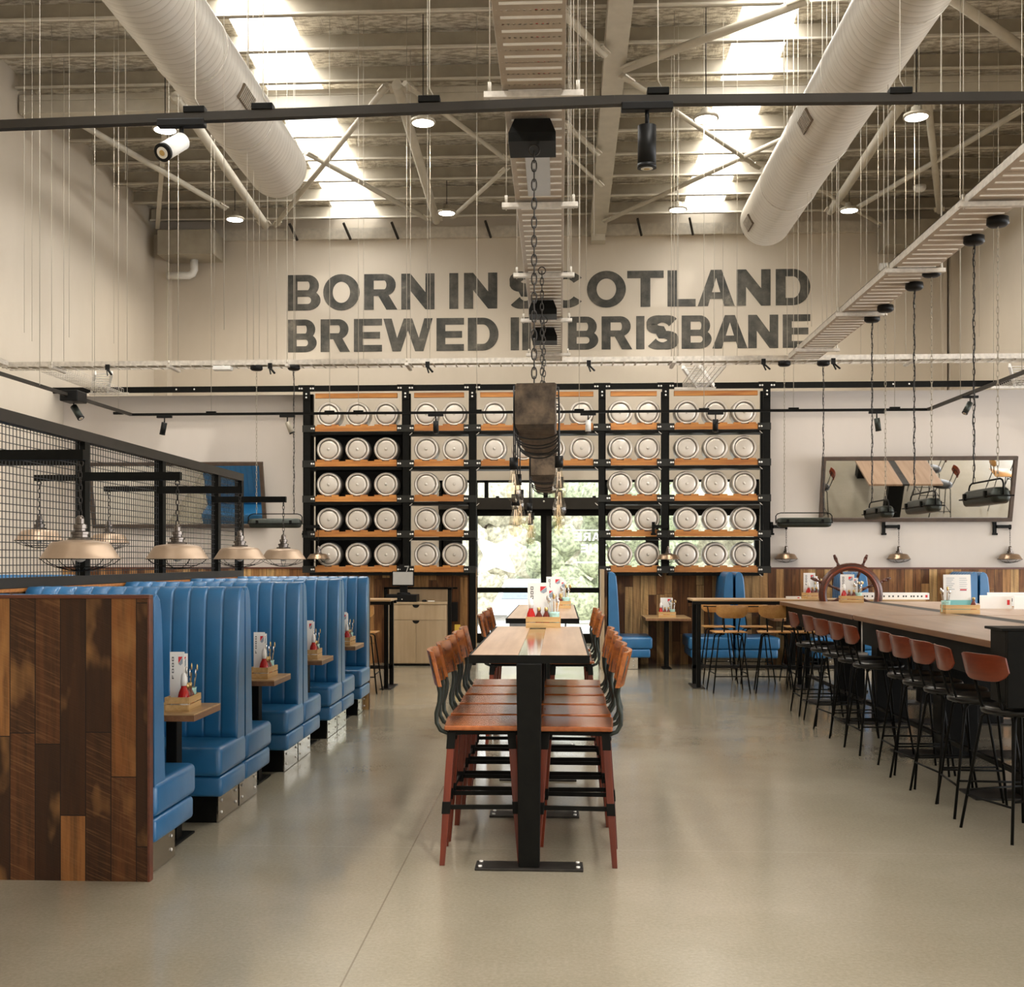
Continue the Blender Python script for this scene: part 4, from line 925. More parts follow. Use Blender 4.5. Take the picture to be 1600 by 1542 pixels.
# ---------------------------------------------------------------- mirrors
def mirror(pxa, pxb, pya, pyb, lab, tilt=14):
    a, b = atY(pxa, pyb, 16.8), atY(pxb, pyb, 16.8); top = atY((pxa+pxb)/2, pya, 16.7).z
    W = b.x-a.x; H = (top-a.z)/math.cos(math.radians(tilt))
    t = thing('wall_mirror', lab, 'mirror', ((a.x+b.x)/2, YL-0.05, a.z)); t.rotation_euler = (math.radians(tilt), 0, 0)
    fw = 0.055; m = MB()
    m.box((-W/2, -0.05, 0), (W/2, 0.0, fw)).box((-W/2, -0.05, H-fw), (W/2, 0.0, H)).box((-W/2, -0.05, fw), (-W/2+fw, 0, H-fw)).box((W/2-fw, -0.05, fw), (W/2, 0, H-fw))
    m.build('mirror_frame', 'mirror_frame', t, 0.005)
    MB().box((-W/2+fw, -0.025, fw), (W/2-fw, -0.005, H-fw)).build('mirror_glass', 'mirror_glass', t)
mirror(1281, 1584, 713, 814, 'long dark framed mirror leaning out above the right booths')
mirror(142, 415, 722, 824, 'long dark framed mirror on the left wall behind the mesh')
# ---------------------------------------------------------------- booth benches
def make_bench(name, L, dy, D, lab, TB=0.155):
    """aisle end at x = 0, runs to x = -L; the back stands at y = 0 and the seat reaches to dy*D"""
    t = thing(name, lab, 'booth bench')
    m = MB(); cs = [(0.012, 0.435), (TB+0.01, 0.435), (TB+0.012, 0.50), (TB-0.002, 0.80), (TB-0.022, 1.15), (TB-0.035, 1.27), (TB-0.055, 1.325), (TB-0.09, 1.350), (0.05, 1.352), (0.018, 1.335), (0.012, 1.29)]
    xs = []; n = round(L/0.105); wd = L/n
    for i in range(n):
        for u in (0.0, 0.05, 0.14, 0.5, 0.86, 0.95): xs.append((-(i+u)*wd, u))
    xs.append((-L, 0.0)); rings = []
    for i, (x, u) in enumerate(xs):
        g_ = {0.0: -0.008, 0.05: 0.0, 0.14: 0.002, 0.5: 0.0035, 0.86: 0.002, 0.95: 0.0}[u]
        if i == 0 or i == len(xs)-1: g_ = -0.012
        elif i == 1: g_ = 0.0
        ring = []
        for k, (y, z) in enumerate(cs):
            yy = y + (g_ if 1 < k < 8 else 0); zz = z + (g_*0.6 if k >= 5 else 0); ring.append(m.bm.verts.new((x, dy*yy, zz)))
        rings.append(ring)
    for A, B in zip(rings, rings[1:]):
        for i in range(len(cs)):
            f = m.bm.faces.new((A[i], A[(i+1)%len(cs)], B[(i+1)%len(cs)], B[i])); f.smooth = True
    m.bm.faces.new(rings[0][::-1]); m.bm.faces.new(rings[-1]); m.build('backrest', 'blue_leather', t)
    y0, y1 = sorted((dy*0.008, dy*D)); m = MB().rbox((-L, y0, 0.285), (0.012, y1, 0.445), 0.034, 4)
    for v in m.bm.verts:
        if v.co.z > 0.36: v.co.z += 0.012*noise.noise(v.co*4.0)+0.008
    m.build('seat_cushion', 'blue_leather', t)
    y0, y1 = sorted((dy*0.008, dy*(D-0.03))); MB().rbox((-L, y0, 0.165), (0.008, y1, 0.282), 0.022, 3).build('base_cushion', 'blue_leather', t)
    y0, y1 = sorted((dy*0.01, dy*0.42)); MB().box((-L, y0, 0), (-0.05, y1, 0.17)).build('plinth', 'black_steel', t)
    MB().box((-0.05, y0, 0.004), (-0.04, y1, 0.165)).build('kick_plate', 'kick_steel', t)
    b = MB()
    for yy in (0.07, 0.36):
        for zz in (0.05, 0.12): b.sphere((-0.037, dy*yy, zz), 0.009, 8, 5, (0.6, 1, 1))
    b.build('kick_plate_screw', 'bolt_steel', t)
    return t
XB = -1.93; DIV = [5.385, 6.985, 8.585, 10.115, 11.595]
BF = Kind(make_bench('booth_bench', 1.335, 1, 0.61, 'blue booth bench'))
BB = Kind(make_bench('booth_bench', 1.335, -1, 0.54, 'blue booth bench'))
for i, d in enumerate(DIV):
    if i < 4: BF.put((XB, d+0.004, 0), 0, 'blue leather booth bench facing away from the camera, %s along the aisle' % ORD[i], 'blue booth benches along the left aisle')
    if i > 0: BB.put((XB, d-0.004, 0), 0, 'blue leather channelled booth bench facing the camera, %s along the aisle' % ORD[i-1], 'blue booth benches along the left aisle')
# end panel and low spine wall
ep = thing('booth_end_panel', 'reclaimed dark timber end panel of the booths, front left', 'timber panel', (XB-1.4, DIV[0]-0.03, 0))
MB().box((-5.0, DIV[0]-0.045, 0.0), (XB-0.012, DIV[0]-0.01, 1.335)).build('plank_face', 'reclaimed_dark', ep, world=True)
MB().box((-5.0, DIV[0]-0.05, 1.335), (XB-0.0, DIV[0]+0.0, 1.352)).box((XB-0.012, DIV[0]-0.05, 0), (XB-0.0, DIV[0]+0.0, 1.335)).build('edge_trim', 'panel_trim_wood', ep, 0.003, True)
sw = thing('booth_spine_wall', 'low timber capped wall behind the booths carrying the mesh screen', 'low wall', (-3.31, 8.6, 0))
MB().box((-3.335, DIV[0], 0), (-3.285, 11.64, 1.325)).build('wall_core', 'reclaimed_dark', sw, world=True)
MB().box((-3.348, DIV[0], 1.325), (-3.272, 11.64, 1.345)).build('wood_cap', 'rail_wood', sw, world=True)
# benches on the far side of the screen
B2 = Kind(make_bench('booth_bench', 1.335, 1, 0.61, 'blue booth bench'))
for i, d in enumerate(DIV[:4]):
    B2.put((-3.41, d+0.004, 0), 0, 'blue booth bench behind the mesh screen, %s from the camera' % ORD[i], 'blue booth benches behind the screen')
# far end panel of the booths
MB().box((XB-1.33, DIV[4]+0.01, 0), (XB+0.0, DIV[4]+0.05, 1.345)).build('booth_end_panel', 'reclaimed_mixed')
tag([o for o in bpy.data.objects if o.name.startswith('booth_end_panel')][-1], 'thin timber panel closing the far end of the booths', 'timber panel')
# ---------------------------------------------------------------- mesh screen with lamp arms
XS = -3.31
scn = thing('mesh_screen', 'black steel mesh screen with lamp arms above the booths', 'mesh screen', (XS, 8.4, 1.345))
ys0, ys1 = 4.3, 11.80; zr0, zr1, zt0, zt1 = 1.348, 1.41, 2.335, 2.41
MB().box((XS-0.035, ys0, zr0), (XS+0.035, ys1, zr1)).build('bottom_rail', 'brown_steel', scn, world=True)
MB().box((XS-0.035, ys0, zt0), (XS+0.035, ys1, zt1)).build('top_rail', 'brown_steel', scn, world=True)
PO = [4.34, 6.25, 7.84, 9.37, 10.9, 11.9]
PO = [4.34, 6.14, 7.84, 9.40, 10.95, 11.76]
for y in PO: MB().box((XS-0.035, y-0.04, zr1), (XS+0.035, y+0.04, zt0)).build('screen_post', 'black_steel', scn, world=True)
for ya, yb_ in zip(PO, PO[1:]):
    m = MB(); yy = ya+0.04
    while yy < yb_-0.03: m.cyl((XS, yy, zr1), (XS, yy, zt0), 0.0028, seg=4, caps=False); yy += 0.046
    zz = zr1+0.03
    while zz < zt0: m.cyl((XS, ya+0.04, zz), (XS, yb_-0.04, zz), 0.0028, seg=4, caps=False); zz += 0.046
    m.build('mesh_panel', 'cable_black', scn, world=True)
LY = [6.13, 7.72, 9.25, 10.73]
for y in LY: MB().box((XS+0.03, y-0.025, 2.06), (-2.575, y+0.025, 2.115)).build('lamp_arm', 'black_steel', scn, world=True)
for y in (9.39, 10.87, 7.84, 6.2): MB().box((-4.37, y-0.025, 2.175), (XS-0.03, y+0.025, 2.225)).build('lamp_arm', 'black_steel', scn, world=True)
# ---------------------------------------------------------------- caged pendant lamps
def chain_pts(m, p0, p1, pitch, R, r):
    p0, p1 = Vector(p0), Vector(p1); n = max(1, int((p1-p0).length/pitch)); d = (p1-p0)/n
    for i in range(n):
        c = p0 + d*(i+0.5); nn = (1, 0, 0) if i % 2 else (0, 1, 0)
        u = d.normalized(); a = Vector(nn)
        pts = []
        for k in range(10):
            an = 2*PI*k/10; pts.append(c + u*math.cos(an)*d.length*0.66 + a*math.sin(an)*R)
        m.tube(pts, r, 5, True)
def make_pendant(mat, sc=1.0, chain=0.33, name='caged_pendant_lamp'):
    """origin at the hanging point"""
    t = thing(name, 'lamp', 'pendant lamp'); z = -chain
    m = MB(); m.torus((0,0,-0.018), 0.016, 0.004, (0,1,0), 14, 6); chain_pts(m, (0,0,-0.03), (0,0,z+0.01), 0.034, 0.010, 0.0028); m.build('chain', 'black_steel_worn', t)
    H = 0.10*sc; R = 0.21*sc
    MB().lathe([(0.012, z+0.014), (0.018, z+0.006), (0.022, z-0.004), (0.022, z-0.03), (0.036*sc, z-0.036), (0.036*sc, z-0.056*sc), (0.030*sc, z-0.058*sc), (0.030*sc, z-0.07*sc), (0.050*sc, z-0.076*sc), (0.050*sc, z-0.088*sc), (0.044*sc, z-0.09*sc), (0.044*sc, z-0.104*sc), (0.064*sc, z-0.108*sc), (0.066*sc, z-0.12*sc)], seg=28, smooth=False).build('lamp_cap', 'dark_chrome', t)
    zt = z-0.12*sc
    MB().lathe([(0.058*sc, zt+0.004), (0.07*sc, zt), (0.10*sc, zt-0.004*sc), (0.140*sc, zt-0.010*sc), (0.156*sc, zt-0.020*sc), (0.166*sc, zt-0.034*sc), (0.188*sc, zt-0.068*sc), (R-0.004, zt-H+0.004), (R, zt-H), (R-0.003, zt-H-0.002)], seg=40, capends=False).build('lamp_shade', mat, t)
    MB().lathe([(R-0.006, zt-H-0.001), (R-0.012, zt-H+0.008), (0.156*sc, zt-0.04*sc), (0.11*sc, zt-0.018*sc), (0.001, zt-0.01)], seg=32, capends=False).build('shade_lining', 'shade_inner', t)
    m = MB(); zb_ = zt-H; m.torus((0,0,zb_-0.002), R*0.99, 0.0028, (0,0,1), 32, 6); m.torus((0,0,zb_-0.045*sc), R*0.62, 0.0025, (0,0,1), 28, 6); m.torus((0,0,zb_-0.062*sc), R*0.3, 0.0025, (0,0,1), 20, 6)
    for i in range(8):
        a = 2*PI*i/8+0.2; m.tube([(math.cos(a)*R*q, math.sin(a)*R*q, zb_-dz*sc) for q, dz in ((1.0, 0), (0.86, 0.025), (0.62, 0.045), (0.3, 0.062), (0.02, 0.068))], 0.0022, 5)
    m.build('lamp_cage', 'black_steel', t)
    MB().sphere((0,0,zb_+0.015), 0.035*sc).build('bulb', 'shade_inner', t)
    return t
PG = Kind(make_pendant('gold_shade', 1.0, 0.315)); H_ = 0.315+0.22
G_ = 'gold caged lamps over the left booths'
for i, y in enumerate(LY):
    PG.put((-2.60, y, 2.06), i*0.5, 'gold metal caged pendant lamp over the aisle booths, %s' % ['nearest and largest', 'second from camera', 'third from camera', 'fourth from camera'][i], G_)
PG2 = Kind(make_pendant('gold_shade', 0.93, 0.29))
for y, l in ((9.39, 'gold caged lamp seen through the mesh, far left'), (10.87, 'gold caged lamp seen through the mesh, behind the biggest lamp')): PG2.put((-4.33, y, 2.175), 0.3, l, 'gold caged lamps behind the mesh')
# small bronze wall lamps on brackets
def make_wall_lamp():
    t = thing('wall_lamp', 'lamp', 'wall lamp')      # origin on the wall at bracket height, wall plane y = 0; lamp to the side
    MB().box((-0.045, -0.03, -0.09), (0.0, 0.0, 0.09)).box((-0.06, -0.035, -0.10), (0.015, -0.02, -0.07)).build('wall_plate', 'black_steel', t)
    MB().box((0.0, -0.06, 0.0), (0.20, -0.02, 0.045)).cyl((0.185, -0.04, -0.02), (0.185, -0.04, 0.05), 0.018, seg=12).build('arm', 'black_steel', t)
    m = MB(); chain_pts(m, (0.185, -0.04, 0.0), (0.185, -0.04, -0.24), 0.03, 0.007, 0.002); m.build('chain', 'black_steel_worn', t)
    p = make_pendant('bronze_shade', 0.80, 0.27)
    for ch in list(p.children):
        if ch.name.startswith('chain'): bpy.data.objects.remove(ch); continue
        ch.parent = t
        for v in ch.data.vertices: v.co += Vector((0.185, -0.04, 0.0))
    bpy.data.objects.remove(p); return t
WLK = Kind(make_wall_lamp())
for px, l in ((1209, 'small bronze caged wall lamp just right of the keg rack'), (1385, 'small bronze caged wall lamp below the left half of the right mirror'), (1559, 'small bronze caged wall lamp at the right edge of the picture')):
    p = atY(px, 825, YL-0.08); WLK.put((p.x, YL-0.005, p.z), 0, l, 'bronze wall lamps'); 
for px, l in ((1024, 'small bronze caged lamp hanging before the lowest kegs, right of doors'), (477, 'small bronze caged lamp before the lowest keg at far left of rack')):
    p = atY(px, 825, YR-0.1); WLK.put((p.x, YR-0.025, p.z), 0, l, 'bronze wall lamps')
# ---------------------------------------------------------------- industrial tube lights on chains
def make_tube_light(name, L, drop):
    """long axis x, origin at the body centre"""
    t = thing(name, 'lamp', 'hanging light'); w2, h2 = 0.072, 0.055
    m = MB(); cs = [(-w2, -0.005), (-w2+0.01, 0.01), (-0.056, h2-0.01), (-0.036, h2+0.004), (0.036, h2+0.004), (0.056, h2-0.01), (w2-0.01, 0.01), (w2, -0.005), (0.06, -0.045), (0.045, -0.058), (-0.045, -0.058), (-0.06, -0.045)]
    rings = []
    for x, s_ in ((-L/2, 0.5), (-L/2+0.012, 0.82), (-L/2+0.04, 0.98), (-L/2+0.06, 1.0), (0, 1.0), (L/2-0.06, 1.0), (L/2-0.04, 0.98), (L/2-0.012, 0.82), (L/2, 0.5)): rings.append([m.bm.verts.new((x, y*s_, z*s_)) for y, z in cs])
    for A, B in zip(rings, rings[1:]):
        for i in range(len(cs)): f = m.bm.faces.new((A[i], A[(i+1)%len(cs)], B[(i+1)%len(cs)], B[i])); f.smooth = True
    m.bm.faces.new(rings[0][::-1]); m.bm.faces.new(rings[-1]); m.build('lamp_housing', 'gunmetal', t)
    m = MB(); m.box((-L/2-0.008, -w2-0.008, -0.010), (L/2+0.008, w2+0.008, 0.0)); m.build('housing_flange', 'black_steel', t, 0.003)
    for s_ in (-1, 1):
        for q_ in (-1, 1): MB().cbox((s_*L*0.32, q_*(w2+0.008), 0.01), (0.03, 0.02, 0.05)).build('housing_clip', 'black_steel', t)
    hx = L/2+0.012; m = MB(); m.tube([(-hx, 0, 0.0), (-hx, 0, 0.08), (-hx+0.02, 0, 0.105), (-hx+0.06, 0, 0.118), (hx-0.06, 0, 0.118), (hx-0.02, 0, 0.105), (hx, 0, 0.08), (hx, 0, 0.0)], 0.007, 6); m.build('carry_handle', 'black_steel', t)
    for s_, mat in ((-1, 'galv_dark'), (1, 'black_steel_worn')):
        m = MB(); x = s_*L*0.36; chain_pts(m, (x, 0, 0.118), (x, 0, drop), 0.045, 0.009, 0.0022)
        m.build('hanging_chain', mat, t)
        if s_ == 1:
            pts = [(x+0.008*math.sin(k*1.1)+0.004*math.sin(k*2.7), 0.008*math.cos(k*1.7), 0.118+(drop-0.118)*k/28) for k in range(29)]
            MB().tube(pts, 0.0045, 5).build('power_flex', 'cable_black', t)
        MB().lathe([(0.075, drop+0.045), (0.078, drop+0.0), (0.06, drop-0.015), (0.008, drop-0.02)], (x, 0, 0), seg=20).build('ceiling_cup', 'black_plastic', t)
    return t
TLz = 1.98
TL = Kind(make_tube_light('tube_light', 0.66, ZT-0.046-TLz))
GT = 'dark industrial tube lights on chains'
for y, z_, l in ((8.65, 1.98, 'dark industrial hanging light at far right, nearest over communal table'), (10.12, 1.98, 'dark industrial hanging light, second from the right edge'), (11.5, 1.98, 'dark industrial hanging light before the left part of mirror')):
    TL.put((3.13, y, TLz), PI/2, l, GT)
p = atY(1256, 822, 14.35); TL.put((p.x, 14.35, TLz), 0, 'long dark hanging light seen side on, right of rack', GT)
p = atY(430, 820, 14.35); TL.put((p.x, 14.35, TLz), 0, 'long dark hanging light seen side on, left of rack', GT)
# ---------------------------------------------------------------- old beam chandeliers with hanging bulbs
def chandelier(y0, y1, xc, zb_, zt_, lab, chains, bulbs, canopies):
    t = thing('beam_chandelier', lab, 'chandelier', (xc, (y0+y1)/2, zt_), 0, 'timber beam chandeliers')
    m = MB(); n = 26; hw = 0.097; rings = []
    for i in range(n+1):
        y = y0+(y1-y0)*i/n; ring = []
        for k, (a, b) in enumerate(((-1,-1),(-0.93,-1),(0,-1),(0.93,-1),(1,-0.93),(1,0),(1,0.93),(0.93,1),(0,1),(-0.93,1),(-1,0.93),(-1,0),(-1,-0.93))):
            v = Vector((xc+a*hw, y, (zb_+zt_)/2+b*(zt_-zb_)/2)); d = noise.noise(Vector((a*2, y*4.0, b*2)))*0.008+noise.noise(Vector((a*5, y*14.0, b*5)))*0.004
            ring.append(m.bm.verts.new(v+Vector((a, 0, b))*d))
        rings.append(ring)
    q = len(rings[0])
    for A, B in zip(rings, rings[1:]):
        for i in range(q): m.bm.faces.new((A[i], A[(i+1)%q], B[(i+1)%q], B[i]))
    m.bm.faces.new(rings[0][::-1]); m.bm.faces.new(rings[-1]); m.build('timber_beam', 'old_beam', t, world=True)
    for k, (sd, y, zs) in enumerate(bulbs):
        m = MB(); W = hw+0.014; xx = xc+sd*(W+0.002*(k%3))
        # cord wraps once round the beam with a slack loop below, then drops to its socket
        pts = []
        for j in range(15):
            a = PI*j/14; sag = (0.035+0.02*(k % 3))*math.sin(a); pts.append((xc-sd*W*math.cos(a)*1.0 if True else 0, y+0.05+0.04*math.sin(a), zb_-0.012-sag))
        up = [(xc-sd*W, y+0.05, zt_+0.01), (xc-sd*(W+0.004), y+0.05, (zt_+zb_)/2)]
        top = [(xc+sd*W, y+0.0, zt_+0.01), (xc, y+0.025, zt_+0.014)]
        m.tube(top+up+pts[:], 0.0042, 6)
        m.tube([(xc+sd*W, y, zt_+0.01), (xx, y, (zt_+zb_)/2), (xx, y, zb_-0.03), (xx, y, zs+0.055)], 0.0042, 6)
        m.build('power_cord', 'cable_black', t, world=True)
        MB().cyl((xx, y, zs), (xx, y, zs+0.06), 0.022, seg=14).build('bulb_socket', 'black_plastic', t, world=True)
        b = MB().lathe([(0.017, 0.0), (0.018, -0.025), (0.028, -0.065), (0.037, -0.10), (0.036, -0.13), (0.024, -0.152), (0.001, -0.162)], (xx, y, zs), seg=18, capends=False).build('edison_bulb', 'bulb_glass', t, world=True)
        f = MB(); 
        for j in range(6):
            a = 2*PI*j/6; f.tube([(xx+0.005*math.cos(a), y+0.005*math.sin(a), zs-0.02), (xx+0.013*math.cos(a), y+0.013*math.sin(a), zs-0.10)], 0.0009, 4)
        fo = f.build('filament', 'bulb_glow', None); fo.parent = b
        for v in fo.data.vertices: v.co -= t.location
    for cy, top in chains:
        m = MB(); chain_pts(m, (xc-0.025, cy, zt_), (xc-0.025, cy, top-0.03), 0.052, 0.014, 0.0042); m.torus((xc-0.025, cy, top-0.02), 0.03, 0.005, (0,1,0), 18, 6); m.build('hanging_chain', 'black_steel_worn', t, world=True)
    for cy in canopies:
        m = MB(); a, b = 0.13, 0.098; z1 = ZT-0.012; z0 = z1-0.14; xcc, xc = xc, xc-0.035
        m.poly([(xc-a, cy-0.13, z0), (xc+a, cy-0.13, z0), (xc+a, cy+0.13, z0), (xc-a, cy+0.13, z0)], 0.05, (0,0,1))
        vs = [(xc-a, cy-0.13, z0+0.05), (xc+a, cy-0.13, z0+0.05), (xc+a, cy+0.13, z0+0.05), (xc-a, cy+0.13, z0+0.05)]; vt = [(xc-b, cy-0.09, z1), (xc+b, cy-0.09, z1), (xc+b, cy+0.09, z1), (xc-b, cy+0.09, z1)]
        V = [m.bm.verts.new(p) for p in vs+vt]
        for i in range(4): m.bm.faces.new((V[i], V[(i+1)%4], V[4+(i+1)%4], V[4+i]))
        m.bm.faces.new(V[4:]); m.build('canopy_box', 'black_steel', t, world=True); xc = xcc
    return t
CH1 = chandelier(5.55, 7.25, -0.118, 2.172, 2.37, 'old square timber beam chandelier over the near high table, with bulbs', [(6.38, ZT-0.16)],
    [(-1, 5.72, 1.965), (-1, 6.0, 1.80), (-1, 6.35, 1.93), (-1, 6.6, 1.86), (1, 5.85, 1.985), (1, 6.15, 1.90), (1, 6.5, 1.85)], [6.45])
CH2 = chandelier(8.82, 11.2, -0.125, 2.168, 2.365, 'old square timber beam chandelier over the far high table', [(9.6, ZT-0.02), (10.9, ZT-0.16)],
    [(-1, 8.95, 1.90), (-1, 9.3, 1.80), (-1, 9.8, 1.86), (1, 9.1, 1.97), (1, 9.6, 1.88)], [10.9, 12.2])
MB().box((xc_c-0.075, 6.95, ZT-0.012), (xc_c+0.075, 7.72, ZT-0.008)).build('tray_cover_plate', 'grey_screen', tr, world=True)
# ---------------------------------------------------------------- central high tables
def high_table(x0, x1, y0, y1, z, legs, lab, name='high_table', strip=True, zmat='table_oak'):
    xc = (x0+x1)/2; t = thing(name, lab, 'table', (xc, (y0+y1)/2, 0), 0, 'long high tables')
    e = 0.012
    MB().box((x0, y0, z-0.042), (x0+e, y1, z-0.002)).box((x1-e, y0, z-0.042), (x1, y1, z-0.002)).box((x0+e, y0, z-0.042), (x1-e, y0+e, z-0.002)).box((x0+e, y1-e, z-0.042), (x1-e, y1, z-0.002)).box((x0+e, y0+e, z-0.040), (x1-e, y1-e, z-0.034)).build('table_frame', 'black_steel', t, world=True)
    sw_ = 0.055
    MB().box((x0+e, y0+e, z-0.033), (xc-sw_, y1-e, z)).build('top_board', zmat, t, 0.002, True)
    MB().box((xc+sw_, y0+e, z-0.033), (x1-e, y1-e, z)).build('top_board', zmat, t, 0.002, True)
    MB().box((xc-sw_+0.001, y0+e, z-0.033), (xc+sw_-0.001, y1-e, z-0.004)).build('centre_strip', 'polished_strip' if strip else 'black_steel', t, world=True)
    for y in legs:
        m = MB(); yy = y; V = []
        for zz, w_ in ((0.012, 0.052), (z-0.041, 0.062)):
            V.append([m.bm.verts.new(p) for p in ((xc-w_, yy-0.05, zz), (xc+w_, yy-0.05, zz), (xc+w_, yy+0.05, zz), (xc-w_, yy+0.05, zz))])
        for i in range(4): m.bm.faces.new((V[0][i], V[0][(i+1)%4], V[1][(i+1)%4], V[1][i]))
        m.bm.faces.new(V[0][::-1]); m.bm.faces.new(V[1]); m.build('leg', 'black_steel', t, 0.004, True)
        fp = MB().box((xc-0.265, yy-0.075, 0), (xc+0.265, yy+0.075, 0.012)).build('foot_plate', 'black_steel_worn', t, 0.003, True)
        b = MB()
        for sx_ in (-0.24, 0.24):
            for sy_ in (-0.045, 0.045): b.cyl((xc+sx_, yy+sy_, 0.012), (xc+sx_, yy+sy_, 0.020), 0.010, seg=8)
        bo = b.build('foot_bolt', 'bolt_steel', t, world=True)
    return t
high_table(-0.45, 0.147, 5.67, 8.12, 1.05, [5.565+0.12, 6.85, 7.98], 'long oak topped high table in the centre foreground')
high_table(-0.435, 0.155, 9.24, 12.1, 1.05, [9.36, 11.9], 'second oak high table beyond the centre one, nearer the doors')
# ---------------------------------------------------------------- wooden high stools
def make_wood_stool():
    t = thing('bar_stool', 'stool', 'bar stool')
    m = MB(); V = []
    for z in (0.668, 0.692):
        V.append([m.bm.verts.new(p) for p in ((-0.185, -0.185, z), (0.19, -0.205, z), (0.19, 0.205, z), (-0.185, 0.185, z))])
    for i in range(4): m.bm.faces.new((V[0][i], V[0][(i+1)%4], V[1][(i+1)%4], V[1][i]))
    m.bm.faces.new(V[0][::-1]); m.bm.faces.new(V[1]); m.build('seat', 'stool_wood', t, 0.006)
    MB().box((-0.165, -0.165, 0.645), (0.165, -0.150, 0.668)).box((-0.165, 0.150, 0.645), (0.165, 0.165, 0.668)).box((-0.165, -0.15, 0.645), (-0.15, 0.15, 0.668)).box((0.15, -0.15, 0.645), (0.165, 0.15, 0.668)).build('seat_frame', 'black_steel', t)
    cor = [(-1,-1),(1,-1),(1,1),(-1,1)]; FR = []
    def P(sx_, sy_, z): u = 1-z/0.655; return Vector((sx_*(0.150+0.045*u), sy_*(0.150+0.042*u), z))
    for sx_, sy_ in cor:
        m = MB(); V = []
        for z, w_ in ((0.0, 0.013), (0.27, 0.018), (0.655, 0.018)):
            c = P(sx_, sy_, z); V.append([m.bm.verts.new(c+Vector((a*w_, b*w_, 0))) for a, b in cor])
        for A, B in zip(V, V[1:]):
            for i in range(4): m.bm.faces.new((A[i], A[(i+1)%4], B[(i+1)%4], B[i]))
        m.bm.faces.new(V[0][::-1]); m.bm.faces.new(V[-1]); lg = m.build('leg', 'stool_leg_wood', t, 0.002)
        for z0, z1, w_ in ((0.575, 0.658, 0.021), (0.255, 0.315, 0.021)):
            m = MB()
            V = [[m.bm.verts.new(P(sx_, sy_, z)+Vector((a*w_, b*w_, 0))) for a, b in cor] for z in (z0, z1)]
            for i in range(4): m.bm.faces.new((V[0][i], V[0][(i+1)%4], V[1][(i+1)%4], V[1][i]))
            m.bm.faces.new(V[0][::-1]); m.bm.faces.new(V[1])
            bo = m.build('leg_bracket', 'black_steel', t, 0.002); bo.parent = lg
    for a, b in ((0,1),(1,2),(2,3),(3,0)):
        MB().bar(P(*cor[a], 0.285), P(*cor[b], 0.285), 0.012, 0.022).build('foot_rail', 'black_steel', t)
    path = [(-0.10, 0.652), (-0.17, 0.650), (-0.205, 0.665), (-0.224, 0.70), (-0.226, 0.75), (-0.212, 0.80), (-0.208, 0.85), (-0.220, 0.92), (-0.240, 0.99), (-0.252, 1.045)]
    for sy_ in (-1, 1): MB().tube([(x, sy_*(0.15 if i < 7 else 0.165), z) for i, (x, z) in enumerate(path)], 0.011, 8).build('back_rod', 'gunmetal', t)
    m = MB(); n = 12; R0, R1 = [], []
    for i in range(n+1):
        u = -1+2*i/n; y = u*0.195; off = -0.028*(1-u*u)
        for R_, z, xb in ((R0, 0.885, -0.205), (R1, 1.062, -0.246)):
            R_.append((m.bm.verts.new((xb+off+0.010, y, z)), m.bm.verts.new((xb+off-0.010, y, z))))
    for i in range(n):
        a, b, c, d = R0[i], R0[i+1], R1[i], R1[i+1]
        for f in ((a[0], b[0], d[0], c[0]), (a[1], c[1], d[1], b[1]), (a[0], a[1], b[1], b[0]), (c[0], d[0], d[1], c[1])): m.bm.faces.new(f)
    for i in (0, n): m.bm.faces.new((R0[i][0], R1[i][0], R1[i][1], R0[i][1]))
    m.build('backrest', 'stool_back_wood', t, 0.003)
    return t
WS = Kind(make_wood_stool()); GW = 'wooden high stools at the centre tables'
yn = [5.91, 6.38, 6.84, 7.32, 7.79]
for i, y in enumerate(yn):
    rr = [0.05, -0.03, 0.02, -0.02, 0.03][i]
    WS.put((-0.40, y, 0), rr, 'wooden stool on the left of the near centre table, %s' % (ORD[i]), GW)
    WS.put((0.085, y-0.01, 0), PI-rr, 'wooden stool on the right of the near centre table, %s' % (ORD[i]), GW)
for i, y in enumerate((9.62, 10.25, 10.9)):
    WS.put((-0.41, y, 0), 0.03*(-1)**i, 'wooden stool on the left of the second centre table, %s' % (ORD[i]), GW)
    WS.put((0.09, y, 0), PI+0.04*(-1)**i, 'wooden stool on the right of the second centre table, %s' % (ORD[i]), GW)
